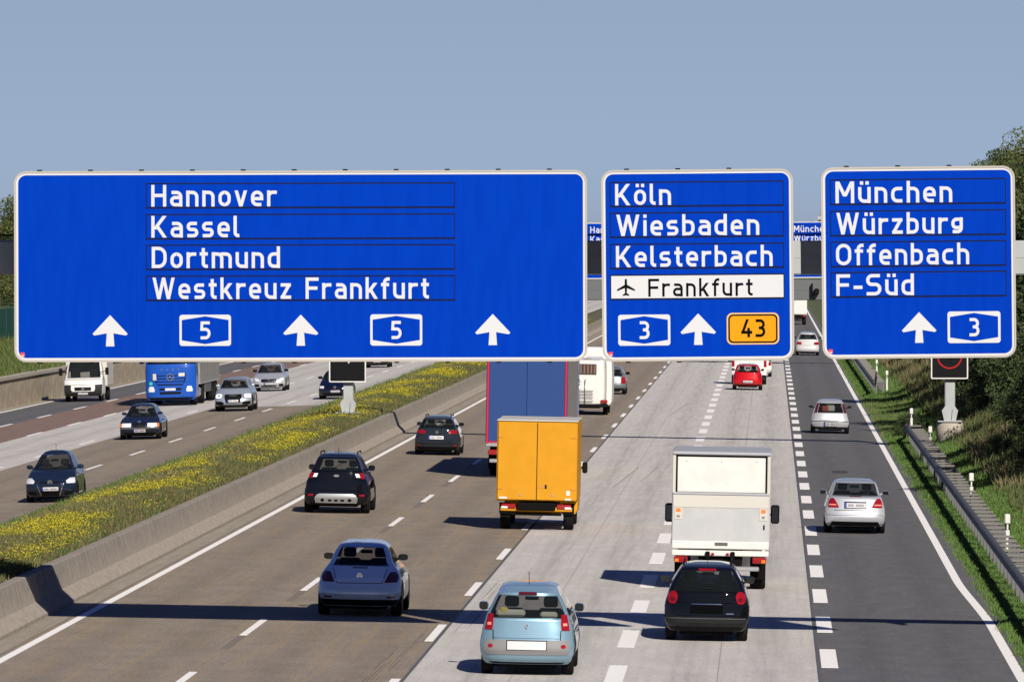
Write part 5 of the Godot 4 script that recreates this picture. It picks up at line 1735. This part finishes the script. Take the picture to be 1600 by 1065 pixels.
func roads() -> void:
	var brown := road_mat(lin(.172, .143, .110), lin(.212, .178, .140), lin(.245, .185, .112), 3, .28, [1.3, 2.9, 5.0, 6.5], 8.0, 60.0)
	var concrete := road_mat(lin(.405, .388, .365), lin(.465, .447, .422), lin(.375, .358, .336), 5, .16, [1.1, 2.6, 4.7, 6.2], 7.1, 70.0)
	var asphalt := road_mat(lin(.073, .0735, .077), lin(.095, .0955, .099), lin(.084, .083, .085), 7, .42, [1.0, 2.5], 4.0, 50.0)
	var red := road_mat(lin(.150, .095, .075), lin(.185, .122, .098), lin(.15, .10, .08), 9, .3, [], 4.0, 55.0)
	var dirt := road_mat(lin(.22, .195, .155), lin(.26, .232, .19), lin(.19, .168, .125), 13, .3, [], 3.0, 60.0)
	var r := structure("road")
	plane_strip(r, "edge_strip", -14.1, -13.62, dirt, 40, 2400)
	plane_strip(r, "overtaking_lanes", -13.62, -6.22, brown, 40, 2400)
	plane_strip(r, "concrete_lanes", -6.22, .86, concrete, 40, 2400)
	plane_strip(r, "slip_lane", .86, 4.68, asphalt, 40, 2400)
	solid_line(r, -13.42, .17)
	solid_line(r, 4.2, .19, .19)
	dashes(r, -9.88, .14, 48.7, 18.0, 6.0, 900)
	dashes(r, -6.36, .16, 47.9, 18.0, 6.0, 900)
	dashes(r, -2.68, .32, 41.2, 12.0, 6.0, 900)
	dashes(r, 1.06, .30, 47.8, 12.0, 6.0, 900)
	# remains of scraped-off older markings next to the present ones
	var worn := box_mesh(Vector3(.16, .004, 4.6), .001)
	for k in 14:
		var w := put(r, "worn_marking", worn, M.worn, Vector3(-9.88, road_y(-9.88) + .002, -(48.7 + 18.0 * k - 2.5)))
		w.rotation.z = road_tilt(0.0)
	# rubber left by tyres crossing the joint
	for k in 26:
		var len_ := rng.randf_range(2.0, 9.0)
		var x := rng.randf_range(-6.95, -6.45) if k < 16 else rng.randf_range(-6.1, -5.8)
		var m: Material = M.rubber if k < 16 else M.rubber_faint
		var z := rng.randf_range(122.0, 141.0) if k < 16 else rng.randf_range(144.0, 162.0)
		var t := put(r, "tyre_mark", box_mesh(Vector3(.016, .003, len_), .001), m, Vector3(x, road_y(x) + .002, -z))
		t.rotation = Vector3(0, -.006, road_tilt(0.0))
	for e in [[-4.6, 236.0, .05, 22.0, -.02], [-3.9, 240.0, .04, 16.0, -.02], [-4.2, 330.0, .05, 34.0, -.02], [2.3, 246.0, .5, 3.0, 0.0]]:
		var t := put(r, "tyre_mark" if e[2] < .2 else "patch", box_mesh(Vector3(e[2], .003, e[3]), .001), M.rubber_faint if e[0] < 0.0 else M.asphalt_patch, Vector3(e[0], road_y(e[0]) + .002, -e[1]))
		t.rotation = Vector3(0, e[4], road_tilt(0.0))
	# joint between the surfaces
	put(r, "sealed_joint", strip_mesh([-6.26, -6.20], road_y, 40, 900, 100.0, 0, .005), M.trim_grey)
	for x in [-4.45, -.92]:
		put(r, "sealed_joint", strip_mesh([x, x + .018], road_y, 40, 900, 100.0, 0, .004), M.rubber_faint)
	put(r, "sealed_joint", strip_mesh([-13.63, -13.60], road_y, 40, 900, 100.0, 0, .004), M.worn)
	put(r, "sealed_joint", strip_mesh([.83, .88], road_y, 40, 900, 100.0, 0, .005), M.trim_grey)
	var q := structure("road")
	plane_strip(q, "edge_strip", -38.3, -37.42, dirt, 60, 2400)
	plane_strip(q, "hard_shoulder", -37.42, -34.2, asphalt, 60, 2400)
	plane_strip(q, "red_lane", -34.2, -31.1, red, 60, 2400)
	plane_strip(q, "concrete_lane", -31.1, -26.95, concrete, 60, 2400)
	plane_strip(q, "overtaking_lanes", -26.95, -20.35, brown, 60, 359)
	plane_strip(q, "overtaking_lanes", -26.95, -20.35, concrete, 359, 2400)
	solid_line(q, -37.4, .2)
	solid_line(q, -20.75, .15)
	dashes(q, -34.2, .17, 75.5, 18.0, 6.0, 900)
	dashes(q, -31.1, .17, 75.8, 18.0, 6.0, 900)
	dashes(q, -27.35, .14, 77.4, 18.0, 6.0, 900)
	dashes(q, -23.8, .14, 77.3, 18.0, 6.0, 900)

func bridges_and_signs() -> void:
	var d := deg_to_rad(1.0)
	for e in [[136.6, 0.0], [460.0, .25]]:
		var near: bool = e[1] == 0.0
		var far := "" if near else " on the far sign bridge down the road"
		var z: float = -e[0]
		var x: float = e[1]
		build_sign_left("wide blue sign naming Hannover and Dortmund over three lanes" if near else "wide blue sign starting Ha and Ka" + far, Vector3(-13.96 + x, 5.325, z), d * .12)
		build_sign_middle("blue sign with white airport panel and yellow 43 shield" if near else "narrow blue sign in the middle" + far, Vector3(-3.09 + x, 5.34, z), d * .5)
		build_sign_right("blue sign naming München and Würzburg with one arrow" if near else "blue sign starting Münch on the far sign bridge down the road", Vector3(.96 + x, 5.39, z), d * .55)
		sign_bridge("grey box beam on posts behind the large blue signs" if near else "grey sign bridge standing far down the road", e[0] + 1.25, 6.93, 7.57, -16.2, 9.2, median_y(-16.2) - .1, bank_y(9.2) - .1)
	# lower gantry with message boards on its posts
	var o := sign_bridge("low grey gantry with dark message boards on both posts", 276.5, 5.42, 6.18, -15.75, 6.68, 1.2, .9, false, M.dull_steel)
	for x in [-15.75, 6.68]:
		var y0: float = 1.1 if x < 0 else .85
		for s in [-1.0, 1.0]:
			var st := new_st()
			plate(st, PackedVector2Array([Vector2(s * .05, 0), Vector2(s * .2, 0), Vector2(s * .3, .45), Vector2(s * .18, .62), Vector2(s * .1, .5)]), -.03, .03)
			put(o, "foot_bracket", done(st), M.galvanised, Vector3(x, y0 + .02, .26))
	put_box(o, "camera_arm", Vector3(1.55, 5.8, .4), Vector3(.06, .5, .2), M.trim, .01)
	put_box(o, "traffic_camera", Vector3(1.72, 5.75, .5), Vector3(.18, .22, .5), M.trim, .04)
	var fb := thing("concrete_drum", "round concrete foundation carrying the gantry post behind the guard rail", "foundation", Vector3(6.68, .1, -276.5))
	var st2 := new_st()
	lathe_x(st2, [[0.0, .01], [0.0, .47], [-.04, .50], [-1.1, .50], [-1.1, .01]], 40)
	var cyl := put(fb, "drum", done(st2), M.concrete_base, Vector3(0, .76, 0))
	cyl.rotation.z = PI / 2
	for e in [[-15.76, 2.36, "dark message board on the gantry post in the flowering middle strip", false], [6.66, 2.5, "dark message board with red ring above the round concrete base", true]]:
		var b := thing("message_board", e[2], "message board", Vector3(e[0], e[1], -276.1))
		var st := new_st()
		ring_plate(st, rrect(-.69, 0, .69, 1.55, .05), rrect(-.645, .045, .645, 1.505, .03), -.12, .03)
		put(b, "white_frame", done(st), M.white)
		put_box(b, "display", Vector3(0, .775, -.04), Vector3(1.286, 1.456, .12), M.trim, .005)
		if e[3]:
			for k in 40:
				var a := TAU * k / 40
				put_box(b, "red_lamp", Vector3(cos(a) * .44, .84 + sin(a) * .44, .026), Vector3(.055, .055, .014), M.led_red, .012)
		else:
			put_box(b, "lamp", Vector3(.03, .74, .03), Vector3(.09, .06, .02), M.white, .01)

func roadside() -> void:
	# concrete barrier in the middle, in sections
	var sec := thing("concrete_barrier", "long stained concrete barrier along the flowering middle strip", "barrier")
	var prof := [[-14.08, -.06], [-14.08, .07], [-14.28, .30], [-14.40, .80], [-14.42, .82], [-14.60, .82], [-14.62, .80], [-14.72, .3], [-14.76, -.06]]
	var mesh := barrier_mesh(prof, 18.0 - .012)
	var z := 60.0
	while z < 900.0:
		put(sec, "barrier_section", mesh, M.concrete_stain, Vector3(0, road_y(-14.1), -z))
		z += 18.0
	# wall on the far left
	var wl := thing("retaining_wall", "tan concrete wall with a dark coping beyond the far carriageway", "wall")
	mesh = barrier_mesh([[-38.3, -.1], [-38.3, 1.38], [-38.7, 1.38], [-38.7, -.1]], 5.0 - .012)
	var cope := barrier_mesh([[-38.2, 1.40], [-38.2, 1.56], [-38.75, 1.56], [-38.75, 1.40]], 5.0 - .012)
	z = 60.0
	while z < 900.0:
		put(wl, "wall_section", mesh, M.concrete_wall, Vector3(0, -.70, -z))
		put(wl, "coping", cope, M.concrete_base, Vector3(0, -.70, -z))
		z += 5.0
	# green noise fence behind it
	var fe := thing("noise_fence", "dark green panel fence on the bank beyond the concrete wall", "fence")
	z = 300.0
	while z < 800.0:
		put_box(fe, "panel", Vector3(-45.5, left_y(-45.5) + 1.1, -z - 2.0), Vector3(.08, 2.2, 3.85), M.fence_green, .01)
		put_box(fe, "post", Vector3(-45.5, left_y(-45.5) + 1.15, -z), Vector3(.14, 2.35, .14), M.fence_green, .02)
		z += 4.0
	# guard rails on the right
	guard_rail("guard rail with cross bars beside the slip lane", 100.0, 285.0, true)
	guard_rail("second guard rail farther along beyond the gap in the verge", 372.0, 700.0, false)
	for e in [[5.62, 148.0], [5.62, 176.0], [5.62, 207.6], [5.62, 261.0], [5.5, 289.5], [5.9, 376.0], [5.9, 412.0]]:
		delineator(e[0], e[1])

func barrier_mesh(prof: Array, len_: float) -> ArrayMesh:
	var st := new_st()
	st.set_smooth_group(-1)
	var n := prof.size()
	var run := 0.0
	for k in n:
		var a := Vector3(prof[k][0], prof[k][1], 0)
		var b := Vector3(prof[(k + 1) % n][0], prof[(k + 1) % n][1], 0)
		var e := Vector3(0, 0, -len_)
		var l: float = run
		run += a.distance_to(b)
		for q in [[a, 0.0, l], [b + e, len_, run], [a + e, len_, l], [a, 0.0, l], [b, 0.0, run], [b + e, len_, run]]:
			st.set_uv(Vector2(q[1], q[2]))
			st.add_vertex(q[0])
	var poly := PackedVector2Array()
	for p in prof: poly.append(Vector2(p[0], p[1]))
	var idx := Geometry2D.triangulate_polygon(poly)
	for k in range(0, idx.size(), 3):
		for zz in [0.0, -len_]:
			var a := Vector3(poly[idx[k]].x, poly[idx[k]].y, zz)
			var b := Vector3(poly[idx[k + 1]].x, poly[idx[k + 1]].y, zz)
			var c := Vector3(poly[idx[k + 2]].x, poly[idx[k + 2]].y, zz)
			st.add_vertex(a); st.add_vertex(b); st.add_vertex(c)
	return done(st)

func guard_rail(label: String, z0: float, z1: float, ramp: bool) -> void:
	var o := thing("guard_rail", label, "guard rail")
	var x := 5.22
	var y := road_y(x)
	# corrugated beam
	var prof := [[0.0, .44], [-.035, .46], [-.07, .50], [-.07, .53], [-.02, .57], [-.02, .62], [-.07, .66], [-.07, .70], [-.035, .735], [0.0, .755], [.012, .75], [-.02, .73], [-.055, .695], [-.055, .665], [-.005, .625], [-.005, .565], [-.055, .525], [-.055, .505], [-.025, .47], [.012, .445]]
	for p in prof: p[0] += x
	var beam := barrier_mesh(prof, 4.0)
	var z := z0
	while z < z1 - 4.0:
		put(o, "beam", beam, M.rail, Vector3(0, y, -z))
		z += 4.0
	# ramp down at the end
	if ramp:
		var e := put(o, "end_ramp", barrier_mesh(prof, 5.0), M.rail, Vector3(0, y, -z))
		e.rotation.x = -.125
	else:
		var e := put(o, "end_ramp", barrier_mesh(prof, 5.0), M.rail, Vector3(0, y + .0, -z0))
		e.rotation = Vector3(0.12, PI, 0)
		e.position.x = x * 2.0
	var bar := box_mesh(Vector3(.5, .06, .12), .01)
	var post := box_mesh(Vector3(.1, .8, .06), .01)
	var zz := z0 + .6
	while zz < z - .3:
		put(o, "cross_bar", bar, M.rail_top, Vector3(x + .26, y + .70, -zz))
		put(o, "post", post, M.rail, Vector3(x + .09, y + .27, -zz))
		put(o, "post", post, M.rail, Vector3(x + .45, y + .27, -zz))
		zz += 2.667

func delineator(x: float, z: float) -> void:
	var label := "slim white marker post with black band rising behind the guard rail cross bars"
	var group := "marker posts along the guard rail"
	if z > 288.0:
		label = "white marker post at the far end of the guard rail, beside dark weeds" if z < 300.0 else "white marker post on the second, farther guard rail"
		group = "" if z < 300.0 else "marker posts on the second guard rail"
	var o := thing("delineator_post", label, "marker post", Vector3(x, road_y(x) + .60, -z), group)
	put_box(o, "shaft", Vector3(0, -.15, 0), Vector3(.10, .8, .08), M.white, .02)
	put_box(o, "black_band", Vector3(0, .31, 0), Vector3(.106, .16, .086), M.trim, .02)
	put_box(o, "reflector", Vector3(0, .31, .045), Vector3(.04, .13, .01), M.white, .004)
	put_box(o, "head", Vector3(0, .50, 0), Vector3(.13, .23, .09), M.white, .02)

func lawn(x0: float, x1: float, z0: float, z1: float, n: int, hf: Callable, s0: float, s1: float) -> Array:
	var out := []
	for k in n:
		# more plants near, fewer and larger far off
		var z := z0 * pow(z1 / z0, rng.randf())
		var x := rng.randf_range(x0, x1)
		var s := rng.randf_range(s0, s1) * sqrt(clampf(z / 180.0, .8, 2.2))
		out.append(Transform3D(Basis(Vector3.UP, rng.randf() * TAU).scaled(Vector3(s, s * rng.randf_range(.8, 1.2), s)), Vector3(x, hf.call(x), -z)))
	return out

func vegetation() -> void:
	var leaf := leaf_mat(Color(.35, .4, .15))
	var green := [Color(.060, .105, .018), Color(.085, .125, .022), Color(.045, .080, .016), Color(.11, .12, .03)]
	var fresh := [Color(.060, .15, .020), Color(.085, .18, .028), Color(.045, .11, .018)]
	var dry := [Color(.14, .11, .052), Color(.105, .08, .04), Color(.165, .13, .065), Color(.06, .065, .024)]
	var mixed := green + [Color(.16, .12, .055), Color(.14, .09, .05)]
	var yellow := Color(.36, .32, .010)
	# middle strip
	scatter("grass", "green and brownish grass growing on the middle strip", "grass", tuft(1, 24, .22, .15, mixed), leaf, lawn(-20.3, -14.85, 125, 620, 34000, median_y, .8, 1.4))
	scatter("grass", "tall dark weeds along the far edge of the middle strip", "weeds", tuft(2, 22, .2, .24, green + [Color(.05, .05, .025)]), leaf, lawn(-20.3, -18.2, 125, 620, 14000, median_y, .8, 1.4))
	var fl := []
	var patch := FastNoiseLite.new()
	patch.seed = 21
	patch.frequency = .12
	for t in lawn(-18.0, -14.95, 125, 620, 24000, median_y, .8, 1.2):
		var p: Vector3 = t.origin
		if patch.get_noise_2d(p.x * 2.2, p.z * .5) * 1.5 + rng.randf_range(-.3, .3) > .10 + maxf(0.0, -16.6 - p.x) * .22: fl.append(t)
	scatter("flowers", "dense yellow wildflowers blooming along the middle strip", "flowers", tuft(3, 18, .22, .15, green + [Color(.13, .11, .03)], 10, yellow, .0135), leaf, fl)
	# right verge
	scatter("grass", "short fresh green grass along the slip lane and guard rail", "grass", tuft(4, 24, .22, .13, fresh + green), leaf, lawn(4.74, 8.6, 120, 640, 42000, bank_y, .8, 1.3))
	var dr := []
	for t in lawn(7.0, 18.0, 130, 640, 26000, bank_y, .8, 1.5):
		var p: Vector3 = t.origin
		if patch.get_noise_2d(p.x * 1.3, p.z * .35) + rng.randf_range(-.3, .3) + (p.x - 9.5) * .02 > .24: dr.append(t)
	scatter("grass", "tall dry grass on the right-hand bank", "dry grass", tuft(5, 26, .26, .30, dry), leaf, dr)
	scatter("grass", "rough green growth on the right-hand bank", "grass", tuft(6, 26, .28, .24, [Color(.035, .058, .014), Color(.045, .068, .016), Color(.028, .042, .012), Color(.06, .075, .018), Color(.08, .075, .025)]), leaf, lawn(7.0, 22.0, 130, 640, 32000, bank_y, .8, 1.5))  # greens darkened to stand in for the weak light on this slope
	scatter("grass", "rough grass on the bank above the far wall", "grass", tuft(7, 22, .26, .30, green + [Color(.12, .11, .04)]), leaf, lawn(-52.0, -38.9, 330, 700, 12000, left_y, 1.0, 1.8))
	var soil := []
	for t in lawn(4.75, 6.6, 296, 362, 2600, bank_y, .7, 1.0): soil.append(t)
	scatter("grass", "scorched brown turf in the gap between the two guard rails", "dry grass", tuft(8, 24, .24, .14, dry), leaf, soil)
	# bushes and trees
	var bark := noise_mat(lin(.05, .04, .03), lin(.10, .085, .065), .05, 1.0, 60, .95)
	var oak := [Color(.050, .075, .014), Color(.065, .085, .016), Color(.036, .058, .012), Color(.095, .090, .020)]
	var dark := [Color(.030, .050, .012), Color(.040, .062, .014), Color(.024, .040, .010)]
	var t1 := tree_meshes(1, 12.0, 8.5, .12, 15000, .20, oak)
	var t2 := tree_meshes(2, 12.0, 7.5, .10, 15000, .20, dark)
	var t3 := tree_meshes(3, 3.2, 4.2, .02, 8000, .13, dark)
	var g := "trees on the right-hand bank"
	for e in [[9.7, 345, 1.05, 1], [13.2, 352, 1.0, 0], [15.6, 366, 1.12, 1], [13.6, 392, 1.0, 1], [16.5, 415, 1.2, 0], [14.5, 445, 1.05, 1], [17.5, 480, 1.25, 0], [17.0, 330, 1.1, 1], [14.5, 316, 1.1, 1], [15.2, 341, 1.15, 1], [18.5, 300, 1.15, 0], [20.5, 395, 1.3, 1], [15.5, 520, 1.1, 0], [18.0, 570, 1.2, 1], [21.0, 640, 1.3, 0]]:
		plant_tree("tree", "broad leafy tree in the row on the right-hand bank", "tree", t1 if e[3] == 0 else t2, Vector3(e[0], bank_y(e[0]) - .2, -e[1]), rng.randf() * TAU, Vector3.ONE * e[2] * .72, leaf, bark, g)
	for e in [[10.4, 217, .62], [10.9, 226, .64], [12.0, 234, .7], [11.2, 246, .66], [12.6, 284, .85], [13.0, 294, .95]]:
		plant_tree("tree", "smaller tree whose shadow falls down the right-hand bank", "tree", t2, Vector3(e[0], bank_y(e[0]) - .2, -e[1]), rng.randf() * TAU, Vector3.ONE * e[2], leaf, bark, "trees just beyond the bank")
	for e in [[10.0, 300, .9], [11.0, 312, 1.1], [9.4, 326, .9], [11.2, 336, 1.2], [9.8, 348, 1.2], [12.0, 358, 1.4], [10.9, 246, .55], [9.1, 236, .4], [10.4, 282, .7], [11.8, 290, .9], [10.9, 372, 1.2], [12.0, 400, 1.2], [11.5, 430, 1.3], [10.6, 306, 1.3], [11.6, 322, 1.8], [12.4, 344, 2.0], [9.6, 314, 1.0], [10.2, 332, 1.5], [8.6, 262, .45], [9.6, 270, .9], [10.3, 284, 1.2], [9.0, 291, .8], [7.6, 243, .28], [8.7, 233, .5], [8.1, 226, .32], [9.3, 250, .7], [5.42, 290.5, .34], [5.7, 296, .3]]:
		plant_tree("bush", "rounded bush growing on the right-hand bank" if e[0] > 7.0 else "low dark weed clump at the end of the guard rail", "bush", t3, Vector3(e[0], bank_y(e[0]) - .15, -e[1]), rng.randf() * TAU, Vector3.ONE * e[2], leaf, bark, "bushes on the right-hand bank" if e[0] > 7.0 else "weed clumps at the guard rail end")
	for k in 9:
		var z := 470.0 + 34.0 * k
		var x := -58.0 - 3.5 * (k % 3)
		plant_tree("tree", "leafy tree behind the green fence beyond the far carriageway", "tree", t1 if k % 2 else t2, Vector3(x, left_y(x) - .2, -z), rng.randf() * TAU, Vector3.ONE * rng.randf_range(.62, .78), leaf, bark, "trees behind the green fence")
	# distant wood and a tower block
	var w := []
	for k in 260:
		var z := rng.randf_range(1500, 2300)
		var x := rng.randf_range(-260, 320)
		if x > -60 and x < 40 and z < 1900: continue
		w.append(Transform3D(Basis(Vector3.UP, rng.randf() * TAU).scaled(Vector3.ONE * rng.randf_range(.9, 1.25)), Vector3(x, 0, -z)))
	scatter("wood", "distant wood closing off the motorway at the horizon", "wood", tree_meshes(9, 11.0, 10.0, .05, 2600, .6, dark)[1], leaf, w)
	var b := thing("tower_block", "pale tower block far away behind the signs", "building", Vector3(42.5, 0, -6000))
	put_box(b, "wall", Vector3(2.0, 15, 0), Vector3(13, 30, 12), M.pale_grey, .1)
	put_box(b, "roof_house", Vector3(0.5, 32, 0), Vector3(6, 5, 6), M.grey_panel, .1)
	for k in 7:
		put_box(b, "window_band", Vector3(2.0, 5 + 3.6 * k, 6.02), Vector3(12, 1.4, .1), M.dark_glass, .02)
